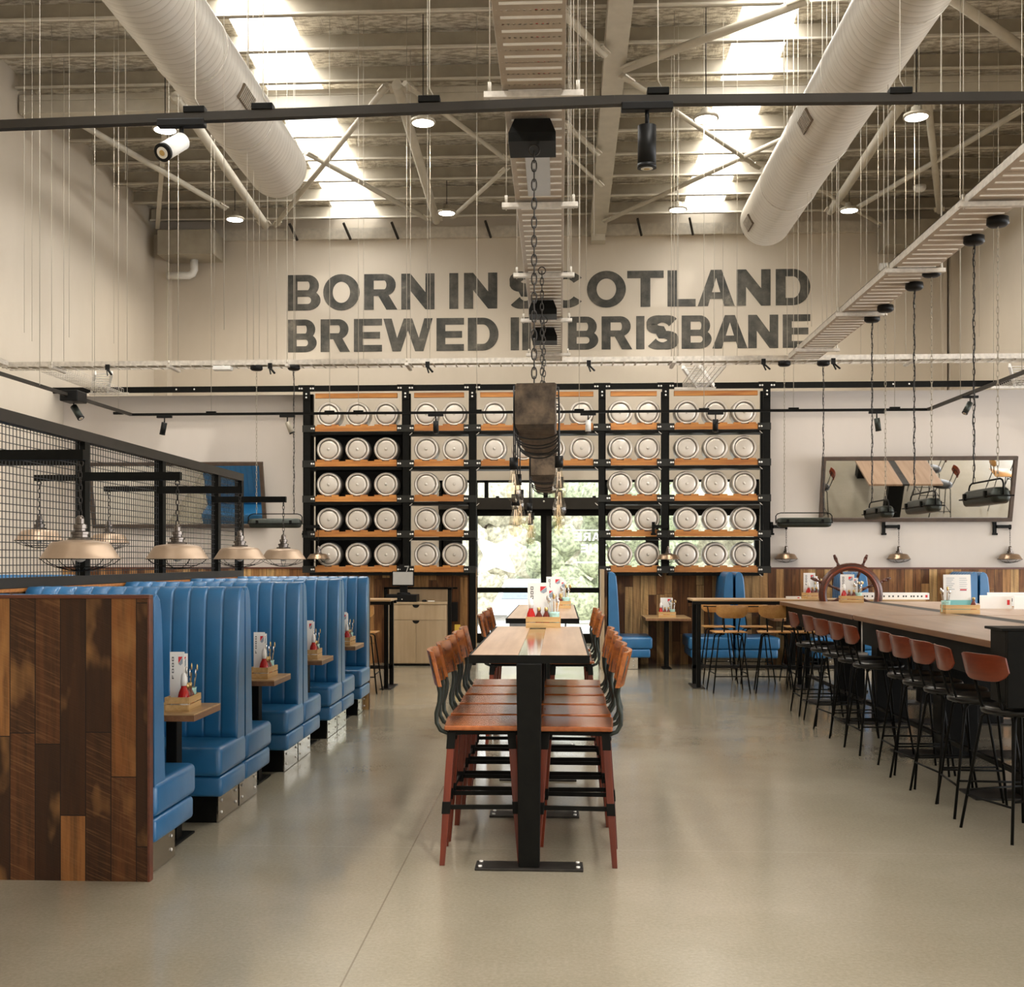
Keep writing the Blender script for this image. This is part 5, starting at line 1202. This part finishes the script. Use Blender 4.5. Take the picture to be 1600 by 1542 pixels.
# ---------------------------------------------------------------- slim steel bar stools
def make_slim(seat_mat, back_mat, cushion, name='bar_stool'):
    t = thing(name, 'stool', 'bar stool')
    if cushion:
        m = MB(); m.lathe([(0.01, 0.665), (0.17, 0.665), (0.192, 0.672), (0.198, 0.688), (0.19, 0.703), (0.16, 0.712), (0.01, 0.716)], seg=28)
        for v in m.bm.verts: v.co.y *= 0.98
        m.build('seat', seat_mat, t)
    else:
        m = MB(); m.rbox((-0.19, -0.20, 0.684), (0.19, 0.20, 0.698), 0.006, 2)
        for v in m.bm.verts:
            r = (v.co.x/0.19)**4+(v.co.y/0.20)**4
            if r > 1: v.co.x /= r**0.12; v.co.y /= r**0.12
        m.build('seat', seat_mat, t)
    def P(sx_, sy_, z): u = 1-z/0.67; return Vector((sx_*(0.125+0.085*u), sy_*(0.13+0.08*u), z))
    cor = [(-1,-1),(1,-1),(1,1),(-1,1)]
    for c in cor: MB().tube([(c[0]*0.05, c[1]*0.06, 0.665), (c[0]*0.105, c[1]*0.11, 0.663), P(*c, 0.64), P(*c, 0.0)], 0.0085, 8).build('leg', 'black_steel', t)
    for a, b, z in ((0,1,0.22),(1,2,0.27),(2,3,0.22),(3,0,0.19)): MB().cyl(P(*cor[a], z), P(*cor[b], z), 0.0065, seg=8).build('foot_rail', 'black_steel', t)
    m = MB()
    for sy_ in (-1, 1): m.tube([(-0.08, sy_*0.075, 0.663), (-0.155, sy_*0.08, 0.668), (-0.185, sy_*0.082, 0.75), (-0.225, sy_*0.10, 0.925)], 0.008, 8)
    m.tube([(-0.215, -0.155, 0.935), (-0.238, -0.08, 0.93), (-0.242, 0.0, 0.93), (-0.238, 0.08, 0.93), (-0.215, 0.155, 0.935)], 0.007, 8); m.build('back_frame', 'black_steel', t)
    m = MB(); n = 14; R = []
    for i in range(n+1):
        u = -1+2*i/n; y = u*0.18; off = -0.032*(1-u*u); zl = 0.855+0.055*abs(u)**5; zh = 1.005-0.012*abs(u)**6
        R.append([m.bm.verts.new(p) for p in ((-0.197+off, y, zl), (-0.209+off, y, zl), (-0.232+off, y, zh), (-0.220+off, y, zh))])
    for A, B in zip(R, R[1:]):
        for i in range(4): f = m.bm.faces.new((A[i], A[(i+1)%4], B[(i+1)%4], B[i])); f.smooth = i in (1, 3)
    m.bm.faces.new(R[0][::-1]); m.bm.faces.new(R[-1]); m.build('backrest', back_mat, t, 0.003)
    return t
BS = Kind(make_slim('black_vinyl', 'red_ply', True)); GB = 'black seated bar stools at the communal tables'
bs = [(1238, 11.5), (1261, 10.85), (1280, 10.25), (1303, 9.72), (1326, 9.25), (1379, 8.45), (1404, 7.95), (1437, 7.5), (1470, 7.08), (1534, 6.45)]
rots = [0.0, 0.05, 0.13, 0.06, 0.04, 0.0, 0.10, 0.10, -0.07, 0.32]
desc = ['at the far end of the row', 'second from the far end', 'third from the far end', 'fourth from the far end', 'fifth from the far end, beside the table joint', 'first on the near side of the table joint', 'turned slightly away, second past the joint', 'turned slightly away, third past the joint', 'seen edge on, next to the nearest stool', 'nearest, with its back turned to the camera']
for (px, y), rz_, dsc in zip(bs, rots, desc):
    x = atY(px, 900, y).x; BS.put((x+0.235*math.cos(rz_), y+0.235*math.sin(rz_)+0.0, 0), rz_, 'red backed black bar stool, '+dsc, GB)
far = [(4.72, 12.6), (4.70, 11.9), (4.73, 11.2), (4.7, 10.4)]
for i, (x, y) in enumerate(far): BS.put((x, y, 0), PI-0.05*i, 'red backed bar stool on the far side of the communal table, %s from the back' % ORD1[i], GB)
HS = Kind(make_slim('honey_ply', 'honey_ply', False)); GH = 'honey plywood stools at the far high table'
for px, y, rz_, l in ((1138, 13.42, PI/2+0.05, 'honey plywood stool in front of the far high table, leftmost'), (1209, 13.42, PI/2-0.12, 'honey plywood stool in front of the far high table, second'), (1264, 13.42, PI/2, 'honey plywood stool in front of the far high table, third'),
        (1122, 14.45, -PI/2, 'honey plywood stool behind the far high table, leftmost'), (1180, 14.45, -PI/2, 'honey plywood stool behind the far high table, second'), (1250, 14.45, -PI/2, 'honey plywood stool behind the far high table, third')):
    HS.put((atY(px, 900, y).x, y, 0), rz_, l, GH)
HS.put((-2.28, 13.15, 0), PI/2, 'honey plywood stool at the high table behind the booths', GH)
# ---------------------------------------------------------------- communal tables on the right
def communal(y0, y1, lab, panel=False, lead=False):
    t = thing('communal_table', lab, 'table', (3.5, (y0+y1)/2, 0), 0, 'wide oak communal tables'); x0, x1, z = 2.49, 4.5, 1.05; xc = 3.49
    MB().box((x0, y0, z-0.035), (xc-0.09, y1, z)).build('top_board', 'table_oak', t, 0.003, True)
    MB().box((xc+0.09, y0, z-0.035), (x1, y1, z)).build('top_board', 'table_oak', t, 0.003, True)
    MB().box((xc-0.09, y0, z-0.035), (xc+0.09, y1, z-0.002)).build('centre_strip', 'black_steel_worn', t, world=True)
    MB().box((x0-0.002, y0-0.002, z-0.04), (x0+0.002, y1+0.002, z-0.003)).build('side_edging', 'table_edge', t, world=True)
    MB().box((x0+0.06, y0+0.05, z-0.24), (x0+0.085, y1-0.05, z-0.04)).box((x1-0.085, y0+0.05, z-0.24), (x1-0.06, y1-0.05, z-0.04)).box((x0+0.085, y0+0.05, z-0.24), (x1-0.085, y0+0.075, z-0.04)).box((x0+0.085, y1-0.075, z-0.24), (x1-0.085, y1-0.05, z-0.04)).build('apron', 'black_steel', t, world=True)
    for yl in (y0+1.0, y1-0.75):
        for xl in (3.08, 3.95):
            MB().box((xl-0.14, yl-0.10, 0.012), (xl+0.14, yl+0.10, z-0.24)).build('leg', 'black_steel', t, 0.004, True)
        MB().box((2.62, yl-0.16, 0), (4.35, yl+0.16, 0.014)).build('foot_plate', 'black_steel_worn', t, 0.004, True)
    MB().box((x0+0.30, y0+0.05, 0.20), (x0+0.33, y1-0.05, 0.23)).build('foot_rail', 'black_steel', t, world=True)
    if lead:
        MB().cyl((2.55, y1-0.02, z-0.04), (2.55, y1-0.02, 0.735), 0.006, seg=6).cbox((2.55, y1-0.02, 0.725), (0.09, 0.03, 0.02)).build('hanging_hook', 'bolt_steel', t, world=True)
    if panel:
        MB().box((2.40, y0-0.26, 0.72), (3.6, y0-0.23, 1.135)).box((2.37, y0-0.26, 1.135), (3.6, y0-0.0, 1.15)).box((2.40, y0-0.23, 0.74), (2.43, y0-0.01, 1.135)).build('end_cabinet', 'black_steel', t, 0.003, True)
        MB().box((2.50, y0-0.24, 0.0), (2.515, y0-0.225, 0.72)).box((3.3, y0-0.24, 0.0), (3.315, y0-0.225, 0.72)).build('cabinet_leg', 'black_steel', t, world=True)
    return t
communal(9.95, 13.2, 'far wide oak communal table on black legs, ending at ship wheel')
communal(6.57, 9.90, 'near wide oak communal table on black legs at the right edge', True, True)
# ---------------------------------------------------------------- ship wheel
WX, WY, WZc = atY(1329, 928, 13.42).x, 13.42, 1.125
sw2 = thing('ship_wheel', 'dark red wooden ship wheel standing at the far table end', 'ship wheel', (WX, WY, 0))
m = MB(); c = (0, 0, WZc); m.lathe([(0.275, -0.02), (0.285, -0.03), (0.335, -0.03), (0.36, -0.02), (0.36, 0.02), (0.335, 0.03), (0.285, 0.03), (0.275, 0.02), (0.275, -0.02)], c, 'Y', 48, capends=False); m.build('wheel_rim', 'wheel_wood', sw2)
MB().lathe([(0.30, -0.036), (0.318, -0.036), (0.318, -0.028), (0.30, -0.028)], c, 'Y', 48, capends=False).build('rim_inlay', 'red_ply', sw2)
MB().lathe([(0.01, -0.05), (0.05, -0.05), (0.075, -0.035), (0.08, 0.0), (0.075, 0.035), (0.01, 0.05)], c, 'Y', 24).build('hub', 'brass', sw2)
for k in range(8):
    a = math.radians(22.5+45*k); d = Vector((math.cos(a), 0, math.sin(a))); cc = Vector(c); m = MB()
    for r0, r1, w0, w1 in ((0.07, 0.14, 0.012, 0.020), (0.14, 0.21, 0.020, 0.012), (0.21, 0.29, 0.014, 0.018), (0.35, 0.385, 0.022, 0.014), (0.385, 0.44, 0.012, 0.021), (0.44, 0.49, 0.021, 0.013)): m.cyl(cc+d*r0, cc+d*r1, w0, w1, 10)
    m.build('spoke', 'wheel_wood', sw2)
MB().cyl((0, 0.0, WZc), (0, 0.12, WZc), 0.03).box((-0.05, 0.10, 0.0), (0.05, 0.16, WZc+0.05)).box((-0.2, 0.0, 0.0), (0.2, 0.26, 0.02)).build('stand', 'black_steel', sw2)
# ---------------------------------------------------------------- far high tables
def bar_table(x0, x1, y0, y1, legs, lab, rail=True):
    t = thing('bar_table', lab, 'table', ((x0+x1)/2, (y0+y1)/2, 0), 0, 'narrow bar tables'); z = 1.055
    MB().box((x0, y0, z-0.022), (x1, y1, z)).build('table_top', 'booth_top_wood', t, 0.003, True)
    MB().box((x0+0.005, y0+0.005, z-0.062), (x1-0.005, y0+0.03, z-0.022)).box((x0+0.005, y1-0.03, z-0.062), (x1-0.005, y1-0.005, z-0.022)).build('apron', 'black_steel', t, world=True)
    for xl in legs:
        for yl in (y0+0.04, y1-0.09): MB().box((xl-0.025, yl, 0.01), (xl+0.025, yl+0.05, z-0.03)).build('leg', 'black_steel', t, 0.003, True)
        MB().box((xl-0.07, y0, 0), (xl+0.07, y1, 0.01)).build('foot_plate', 'black_steel_worn', t, world=True)
    if rail: MB().box((x0+0.05, y1-0.09, 0.2), (x1-0.05, y1-0.05, 0.24)).build('foot_rail', 'black_steel_worn', t, world=True)
xa, xb = atY(1082, 940, 13.65).x, atY(1447, 940, 13.65).x
bar_table(xa, xb, 13.66, 14.22, [xa+0.08, (xa+xb)/2, xb-0.1], 'narrow wooden bar table in front of the right booths')
bar_table(-3.6, -1.98, 13.4, 13.95, [-2.04, -3.5], 'narrow wooden bar table behind the left booths')
# ---------------------------------------------------------------- booth tables
def booth_table(y0, y1, x0, x1, z, cols, lab, grp, axis='x'):
    t = thing('booth_table', lab, 'table', ((x0+x1)/2, (y0+y1)/2, 0), 0, grp)
    MB().box((x0, y0, z-0.008), (x1, y1, z)).build('table_top', 'booth_top_wood', t, world=True)
    MB().box((x0, y0, z-0.04), (x1, y0+0.012, z-0.008)).box((x0, y1-0.012, z-0.04), (x1, y1, z-0.008)).box((x0+0.0, y0+0.012, z-0.04), (x0+0.012, y1-0.012, z-0.008)).box((x1-0.012, y0+0.012, z-0.04), (x1, y1-0.012, z-0.008)).box((x0+0.012, y0+0.012, z-0.036), (x1-0.012, y1-0.012, z-0.008)).build('edge_band', 'table_edge', t, world=True)
    for cx_, cy_ in cols:
        MB().cbox((cx_, cy_, (z-0.03)/2), (0.06, 0.09, z-0.05)).build('pedestal', 'black_steel', t, 0.004, True)
        MB().box((cx_-0.06, cy_-0.17, 0), (cx_+0.06, cy_+0.17, 0.012)).build('foot_plate', 'black_steel', t, 0.003, True)
TY = [6.15, 7.84, 9.38, 10.89]
for i, y in enumerate(TY):
    booth_table(y-0.235, y+0.235, -3.22, -1.905, 0.715, [(-2.09, y), (-2.95, y)], 'small wooden booth table between blue benches, %s along the aisle' % ORD[i], 'booth tables along the left aisle')
# ---------------------------------------------------------------- right wall booths
WB = 0.86
f_ = Kind(make_bench('booth_bench', WB, 1, 0.62, 'b')); g_ = Kind(make_bench('booth_bench', WB, -1, 0.62, 'b'))
# rotate so that the "aisle end" faces the camera (local +x -> world -y): rotz = -90 deg; local +y -> world +x
GR = 'blue booth benches against the right wall'
yb_ = YL-0.07-WB-0.005
def cxp(px): return atY(px, 900, 16.1).x
f_.put((cxp(949), yb_, 0), -PI/2, 'blue wall bench just right of the entry doors, facing right', GR)
for px, w1 in ((1146, 'behind the left end of the bar table'), (1338, 'behind the ship wheel'), (1526, 'behind the teal and white menu')):
    g_.put((cxp(px)-0.006, yb_, 0), -PI/2, 'left half of the blue double bench '+w1, GR)
    f_.put((cxp(px)+0.006, yb_, 0), -PI/2, 'right half of the blue double bench '+w1, GR)
x = cxp(949); tag(MB().box((x-0.09, yb_, 0), (x-0.045, YL-0.08, WZ+0.0)).build('upright_partition', 'kiosk_wood'), 'pale upright side panel of the bench right of the doors', 'timber panel')
tag(MB().box((x-0.043, yb_+0.02, 0), (x-0.005, YL-0.08, WZ-0.01)).build('upright_board', 'reclaimed_dark'), 'dark board between pale panel and the bench right of doors', 'timber panel')
for px, l in ((1043, 'small wooden table between wall benches, right of the doors'), (1242, 'small wooden table between wall benches, behind the honey stools'), (1432, 'small wooden table between wall benches, behind the communal table')):
    xc = cxp(px); booth_table(15.95, YL-0.09, xc-0.31, xc+0.31, 0.72, [(xc, 16.25)], l, 'small tables between the wall benches')
# ---------------------------------------------------------------- cashier kiosk
kx0, kx1, ky = atY(602, 1000, 16.42).x, atY(698, 1000, 16.42).x, 16.42
k = thing('cashier_counter', 'pale wood cashier counter with black frame, left of the doors', 'counter', ((kx0+kx1)/2, ky, 0))
kw = kx1-kx0; zt = 0.915
MB().box((kx0, ky+0.02, 0.03), (kx1, ky+0.42, zt-0.03)).build('carcass', 'kiosk_wood', k, world=True)
MB().box((kx0-0.01, ky-0.01, zt-0.03), (kx1+0.01, ky+0.42, zt)).build('worktop', 'kiosk_wood', k, 0.003, True)
MB().box((kx0+0.003, ky, 0.66), (kx1-0.003, ky+0.02, zt-0.035)).build('drawer', 'kiosk_wood', k, 0.002, True)
xm = (kx0+kx1)/2
MB().box((kx0+0.003, ky, 0.04), (xm-0.002, ky+0.02, 0.655)).build('door', 'kiosk_wood', k, 0.002, True)
MB().box((xm+0.002, ky, 0.04), (kx1-0.003, ky+0.02, 0.655)).build('door', 'kiosk_wood', k, 0.002, True)
m = MB()
for zc in (zt-0.038, 0.652):
    pts = [(xm+0.05*math.cos(a), ky-0.0015, zc+0.045*math.sin(a)) for a in [PI+PI*i/12 for i in range(13)]]; m.poly(pts, 0.001, (0,-1,0))
m.build('finger_pull', 'black_plastic', k, world=True)
MB().box((kx0-0.02, ky+0.01, 0), (kx1+0.02, ky+0.4, 0.03)).build('plinth', 'black_steel', k, world=True)
MB().box((kx1+0.012, ky+0.02, 0), (kx1+0.062, ky+0.07, 1.115)).box((kx0-0.075, ky+0.36, 0), (kx0-0.03, ky+0.41, 1.115)).box((kx0-0.075, ky+0.36, 1.095), (kx1+0.12, ky+0.41, 1.12)).box((kx1+0.012, ky+0.02, 1.095), (kx1+0.062, ky+0.41, 1.12)).build('frame', 'black_steel', k, world=True)
MB().box((kx0+0.0, ky+0.38, zt), (kx1+0.0, ky+0.40, 1.09)).build('back_board', 'kiosk_wood', k, world=True)
p = thing('till', 'black till monitor on its cash drawer on the pale counter', 'till', (atY(630, 900, ky+0.15).x, ky+0.17, zt)); tx = p.location.x
MB().box((-0.23, -0.15, 0.0), (0.21, 0.17, 0.105)).build('cash_drawer', 'black_plastic', p, 0.004); MB().sphere((0.0, -0.152, 0.04), 0.009).build('drawer_lock', 'bolt_steel', p)
MB().cyl((0, 0.03, 0.10), (0, 0.03, 0.13), 0.11, 0.09, 20).box((-0.055, 0.02, 0.12), (0.055, 0.05, 0.26)).build('monitor_stand', 'black_plastic', p)
MB().box((-0.165, -0.01, 0.225), (0.155, 0.02, 0.44)).build('monitor_case', 'black_plastic', p, 0.004); MB().box((-0.15, -0.014, 0.245), (0.14, -0.009, 0.43)).build('screen', 'grey_screen', p)
o = MB().lathe([(0.02, 0), (0.035, 0.005), (0.035, 0.02), (0.02, 0.03), (0.004, 0.032)], (0,0,0), seg=16).build('mouse', 'black_plastic'); o.location = (atY(663, 938, ky+0.1).x, ky+0.1, zt); tag(o, 'small black mouse on the pale counter beside the till', 'computer mouse')
o = MB().rbox((-0.05, -0.02, 0), (0.05, 0.02, 0.018), 0.006, 2).build('receipt_roll', 'paper_white'); o.location = (atY(674, 938, ky+0.12).x, ky+0.1, zt); tag(o, 'small white paper bundle at the right of the counter top', 'paper')
x = atY(710, 950, 16.8).x; o = MB().box((x-0.045, 16.78, 0.62), (x+0.045, YL-0.062, 0.90)).build('wall_dispenser', 'black_plastic', None, 0.006); tag(o, 'narrow black box fixed to the boards right of the counter', 'dispenser')
x = atY(713, 990, 16.5).x; fs = thing('floor_sign', 'folded yellow floor sign leaning right of the counter', 'floor sign', (x, 16.62, 0)); m = MB()
for s_ in (0, 1): m.poly([(-0.05, 0.02*s_, 0), (0.05, 0.02*s_, 0), (0.04, 0.05+0.02*s_, 0.58), (-0.04, 0.05+0.02*s_, 0.58)], 0.012, (0, 1, 0))
m.build('sign_board', 'yellow_plastic', fs); MB().cyl((0, 0.05, 0.53), (0, 0.048, 0.53), 0.018).build('hinge_hole', 'dark_print', fs)
# ---------------------------------------------------------------- table caddies and what stands in them
def make_crate(w_, d_, h_):
    t = thing('condiment_crate', 'crate', 'crate'); e = 0.008
    MB().box((-w_/2, -d_/2, 0), (w_/2, d_/2, e)).build('base_board', 'crate_wood', t)
    for s_ in (-1, 1):
        m = MB(); y = s_*(d_/2-e/2); m.box((-w_/2, y-e/2, 0.004), (w_/2, y+e/2, h_*0.47)).box((-w_/2, y-e/2, h_*0.53), (w_/2, y+e/2, h_)); m.build('side_slat', 'crate_wood', t, 0.001)
        m = MB(); x = s_*(w_/2-e/2); m.box((x-e/2, -d_/2+e, 0.004), (x+e/2, d_/2-e, h_*0.47)).box((x-e/2, -d_/2+e, h_*0.55), (x+e/2, d_/2-e, h_)); m.build('end_slat', 'crate_wood', t, 0.001)
    return t
def make_ketchup():
    t = thing('ketchup_bottle', 'b', 'bottle')
    MB().lathe([(0.028, 0), (0.031, 0.01), (0.032, 0.06), (0.026, 0.09), (0.015, 0.115), (0.012, 0.15)], seg=20).build('bottle_glass', 'ketchup_red', t)
    MB().lathe([(0.0325, 0.012), (0.0330, 0.055)], seg=20, capends=False).build('label', 'paper_white', t)
    MB().lathe([(0.016, 0.125), (0.0165, 0.155), (0.012, 0.185), (0.004, 0.195)], seg=16).build('cap', 'paper_white', t); return t
def make_sauce():
    t = thing('sauce_bottle', 'b', 'bottle'); MB().lathe([(0.022, 0), (0.024, 0.01), (0.024, 0.07), (0.012, 0.095), (0.011, 0.11)], seg=18).build('bottle_glass', 'sauce_dark', t)
    MB().lathe([(0.0245, 0.02), (0.0246, 0.055)], seg=18, capends=False).build('label', 'red_print', t); MB().lathe([(0.013, 0.105), (0.013, 0.13), (0.003, 0.132)], seg=14).build('cap', 'brass', t); return t
def make_cutlery():
    t = thing('cutlery_tin', 'c', 'tin'); MB().lathe([(0.038, 0), (0.038, 0.09), (0.041, 0.10), (0.036, 0.098), (0.034, 0.01), (0.001, 0.008)], seg=20, capends=False).build('tin_body', 'enamel_teal', t); random.seed(5)
    for k in range(8):
        a = 2*PI*k/8; b = Vector((math.cos(a)*0.015, math.sin(a)*0.015, 0.012)); e = Vector((math.cos(a)*random.uniform(0.03, 0.065), math.sin(a)*random.uniform(0.02, 0.05), random.uniform(0.19, 0.24)))
        m = MB(); m.bar(b, b.lerp(e, 0.75), 0.006, 0.003); m.sphere(b.lerp(e, 0.9), 0.011, 8, 6, (0.9, 0.35, 1.8)); m.build('cutlery', 'cutlery_steel' if k % 3 else 'brass', t)
    return t
def make_menu(w_, h_, style):
    t = thing('menu', 'm', 'menu'); m = MB(); m.box((-w_/2, -0.004, 0), (w_/2, 0.004, h_)); m.build('menu_card', 'paper_white', t)
    y = -0.0048
    if style == 'food':
        g = MB()
        for i, ch in enumerate('FOOD'):
            z = h_*0.52+i*h_*0.105; x = -w_*0.36; s_ = h_*0.085; X_ = lambda u, v: (x+w_*0.13*(1-v), y, z+s_*u)   # rotated: reads bottom to top
            def qd(a, b, c, d): g.poly([X_(a, b), X_(c, b), X_(c, d), X_(a, d)], 0.0006, (0,-1,0))
            if ch == 'F': qd(0, 0, 0.2, 1); qd(0, 0.8, 0.8, 1); qd(0, 0.42, 0.65, 0.6)
            else: qd(0, 0, 0.2, 1); qd(0.7, 0.0, 0.9, 1); qd(0, 0.8, 0.9, 1); qd(0, 0, 0.9, 0.2)
        g.build('heading', 'dark_print', t)
    if style in ('food', 'drinks'):
        c = (w_*0.24, h_*0.84); R_ = w_*0.15
        MB().poly([(c[0]-R_, y, c[1]+R_), (c[0]+R_, y, c[1]+R_), (c[0]-R_, y, c[1]-R_*0.6)], 0.0006, (0,-1,0)).build('badge_red', 'red_print', t)
        MB().poly([(c[0]+R_, y, c[1]+R_*0.8), (c[0]+R_, y, c[1]-R_*0.6), (c[0], y, c[1]-R_*1.1), (c[0]-R_, y, c[1]-R_*0.7)], 0.0006, (0,-1,0)).build('badge_grey', 'grey_print', t)
    if style == 'drinks':
        g = MB()
        for i in range(5): g.box((-w_*0.42, y-0.0006, h_*(0.3+i*0.06)), (-w_*0.3, y, h_*(0.34+i*0.06)))
        g.build('heading', 'dark_print', t)
    if style == 'list':
        g = MB()
        for i in range(7):
            g.box((-w_*0.40, y-0.0006, h_*(0.90-i*0.05)), (-w_*(0.1+0.05*(i%3)), y, h_*(0.912-i*0.05))); g.box((w_*0.08, y-0.0006, h_*(0.90-i*0.055)), (w_*(0.34+0.03*(i%2)), y, h_*(0.909-i*0.055)))
        g.build('print_lines', 'grey_print', t); MB().box((-w_/2, y-0.0006, 0), (w_/2, y, h_*0.32)).build('teal_band', 'teal_paper', t); MB().box((w_*0.1, y-0.0008, h_*0.58), (w_*0.34, y, h_*0.61)).build('red_line', 'red_print', t)
    return t
KC = Kind(make_crate(0.24, 0.13, 0.075)); KK = Kind(make_ketchup()); KS = Kind(make_sauce()); KU = Kind(make_cutlery())
KMF = Kind(make_menu(0.15, 0.30, 'food')); KMD = Kind(make_menu(0.17, 0.26, 'drinks'))
def caddy(x, y, z, rz_, where, second=True, menus=2, booth=False):
    R = Matrix.Rotation(rz_, 3, 'Z')
    def P(dx, dy, dz=0.009): return Vector((x, y, z)) + R @ Vector((dx, dy, dz))
    KC.put((x, y, z), rz_, 'wooden condiment crate '+where, 'wooden condiment crates')
    KK.put(P(-0.085, -0.028), rz_, 'red ketchup bottle in the crate '+where, 'ketchup bottles in the crates')
    KS.put(P(-0.03, -0.03), rz_, 'dark sauce bottle nearer ketchup in the crate '+where, 'sauce bottles in the crates')
    KS.put(P(0.02, -0.03), rz_, 'dark sauce bottle nearer cutlery in the crate '+where, 'sauce bottles in the crates')
    KU.put(P(0.073, -0.012), rz_, 'teal tin of cutlery in the crate '+where, 'cutlery tins in the crates')
    if booth:
        KMD.put((x-0.022, y+0.03, z+0.009), 0.25, 'white drinks menu in the crate '+where, 'white menus in the crates', (0.42, 1, 1.1))
        KMF.put((x-0.022, y-0.03, z+0.009), 0.15, 'tall white food menu in the crate '+where, 'white menus in the crates', (0.5, 1, 1)); return
    KMD.put(P(0.0, 0.05), rz_, 'white drinks menu in the crate '+where, 'white menus in the crates')
    if menus > 1: KMF.put(P(-0.035, 0.033), rz_-0.06, 'tall white food menu in the crate '+where, 'white menus in the crates')
caddy(-0.115, 8.0, 1.05, 0, 'on the near centre table')
caddy(-0.02, 11.2, 1.046, 0.1, 'on the second centre table')
for i, y in enumerate(TY): caddy(-2.03, y-0.03, 0.715, PI/2+0.04*(-1)**i, 'on booth table %s' % ['nearest the camera', 'second along the aisle', 'third along the aisle', 'farthest along the aisle'][i], booth=True)
caddy(atY(1330, 930, 12.85).x, 12.85, 1.05, 0, 'in front of the ship wheel')
caddy(atY(1271, 930, 13.9).x, 13.9, 1.055, 0.35, 'on the bar table left of the wheel')
caddy(cxp(1043), 16.2, 0.72, 0, 'between the wall benches', menus=1)
crn = (atY(1500, 940, 10.3).x, 10.3)
KC.put((*crn, 1.05), 0.05, 'wooden condiment crate on the far communal table, holding the teal menu', 'wooden condiment crates', (1.25, 1, 1))
ml = make_menu(0.235, 0.33, 'list'); ml.location = (crn[0]-0.02, crn[1]-0.0, 1.06); ml.rotation_euler = (math.radians(-4), 0, 0); tag(ml, 'large white menu with a teal band standing in its crate', 'menu', 'white menus in the crates')
KU.put((crn[0]-0.115, crn[1]+0.02, 1.06), 0, 'cutlery tin left of the large teal banded menu', 'cutlery tins in the crates'); KS.put((crn[0]+0.11, crn[1]-0.02, 1.06), 0, 'sauce bottle right of the large teal banded menu', 'sauce bottles in the crates')
# loose menu stacks on the right tables
def menu_strip(px0, px1, y, z, h_, lab, dots=True):
    a, b = atY(px0, 930, y).x, atY(px1, 930, y).x; t = thing('menu_stack', lab, 'menu', ((a+b)/2, y, z), 0, 'menu stacks on the right tables')
    W = b-a; m = MB()
    for s_ in range(3): m.box((-W/2+0.004*s_, s_*0.012, 0), (W/2-0.006*s_, s_*0.012+0.008, h_*(1+0.03*s_)))
    m.build('menu_pages', 'paper_white', t)
    if dots:
        g = MB(); random.seed(3); xx = -W/2+0.05
        while xx < W/2-0.08: g.box((xx, -0.0012, h_*0.35), (xx+0.018, 0, h_*0.62)); xx += random.choice((0.03, 0.045, 0.06))
        g.build('print_marks', 'dark_print', t)
    MB().box((W/2-0.045, -0.0012, h_*0.3), (W/2-0.02, 0, h_*0.7)).build('print_badge', 'red_print', t)
menu_strip(1343, 1452, 13.75, 1.055, 0.075, 'long low row of folded menus right of the ship wheel')
menu_strip(1543, 1640, 11.9, 1.05, 0.13, 'long row of menus with dark print at the right edge')
menu_strip(1531, 1581, 11.3, 1.05, 0.12, 'short white menu stack in front, near the right edge', False)
menu_strip(1585, 1650, 11.2, 1.05, 0.12, 'white menu stack cut by the right picture edge', False)
menu_strip(1228, 1252, 13.8, 1.055, 0.03, 'small white card lying at the left of the bar table', False)
# framed notice on the far left wall
fx = atY(6, 885, YL-0.03).x; fn = thing('framed_notice', 'small black framed white notice at the far left edge', 'picture frame', (fx, YL-0.02, WZ+0.02))
MB().box((-0.15, -0.02, 0), (0.12, 0.015, 0.16)).build('frame', 'black_plastic', fn); MB().box((-0.13, -0.024, 0.015), (0.10, -0.02, 0.145)).build('notice_paper', 'paper_white', fn)

# ---------------------------------------------------------------- things seen in the two mirrors
for i, (y, l) in enumerate(((11.1, 'blue booth bench by the left wall, seen in the left mirror, nearer'), (12.6, 'blue booth bench by the left wall, seen in the left mirror, farther'))):
    B2.put((-5.25, y, 0), 0, l, 'blue booth benches by the left wall')
t = thing('side_table', 'wide oak table by the right wall, seen in the right mirror', 'table', (6.05, 11.6, 0))
MB().box((5.42, 9.9, 1.015), (6.0, 13.3, 1.05)).build('top_board', 'table_oak', t, 0.003, True); MB().box((6.12, 9.9, 1.015), (6.7, 13.3, 1.05)).build('top_board', 'table_oak', t, 0.003, True)
MB().box((6.0, 9.9, 1.015), (6.12, 13.3, 1.048)).build('centre_strip', 'black_steel_worn', t, world=True)
for yy in (10.6, 12.7): MB().box((5.92, yy-0.1, 0.0), (6.2, yy+0.1, 1.01)).build('leg', 'black_steel', t, world=True)
for i, y in enumerate((10.4, 11.1, 11.8, 12.5)): BS.put((6.95, y, 0), PI, 'red backed bar stool by the right wall seen in the right mirror, %s' % ORD[i], 'bar stools seen in the right mirror')
for i, (x, y) in enumerate(((8.2, 12.0), (8.9, 11.2), (8.6, 12.9))): HS.put((x, y, 0), 0.7*i, 'honey stool standing in the side room seen in the right mirror', 'stools seen in the right mirror')
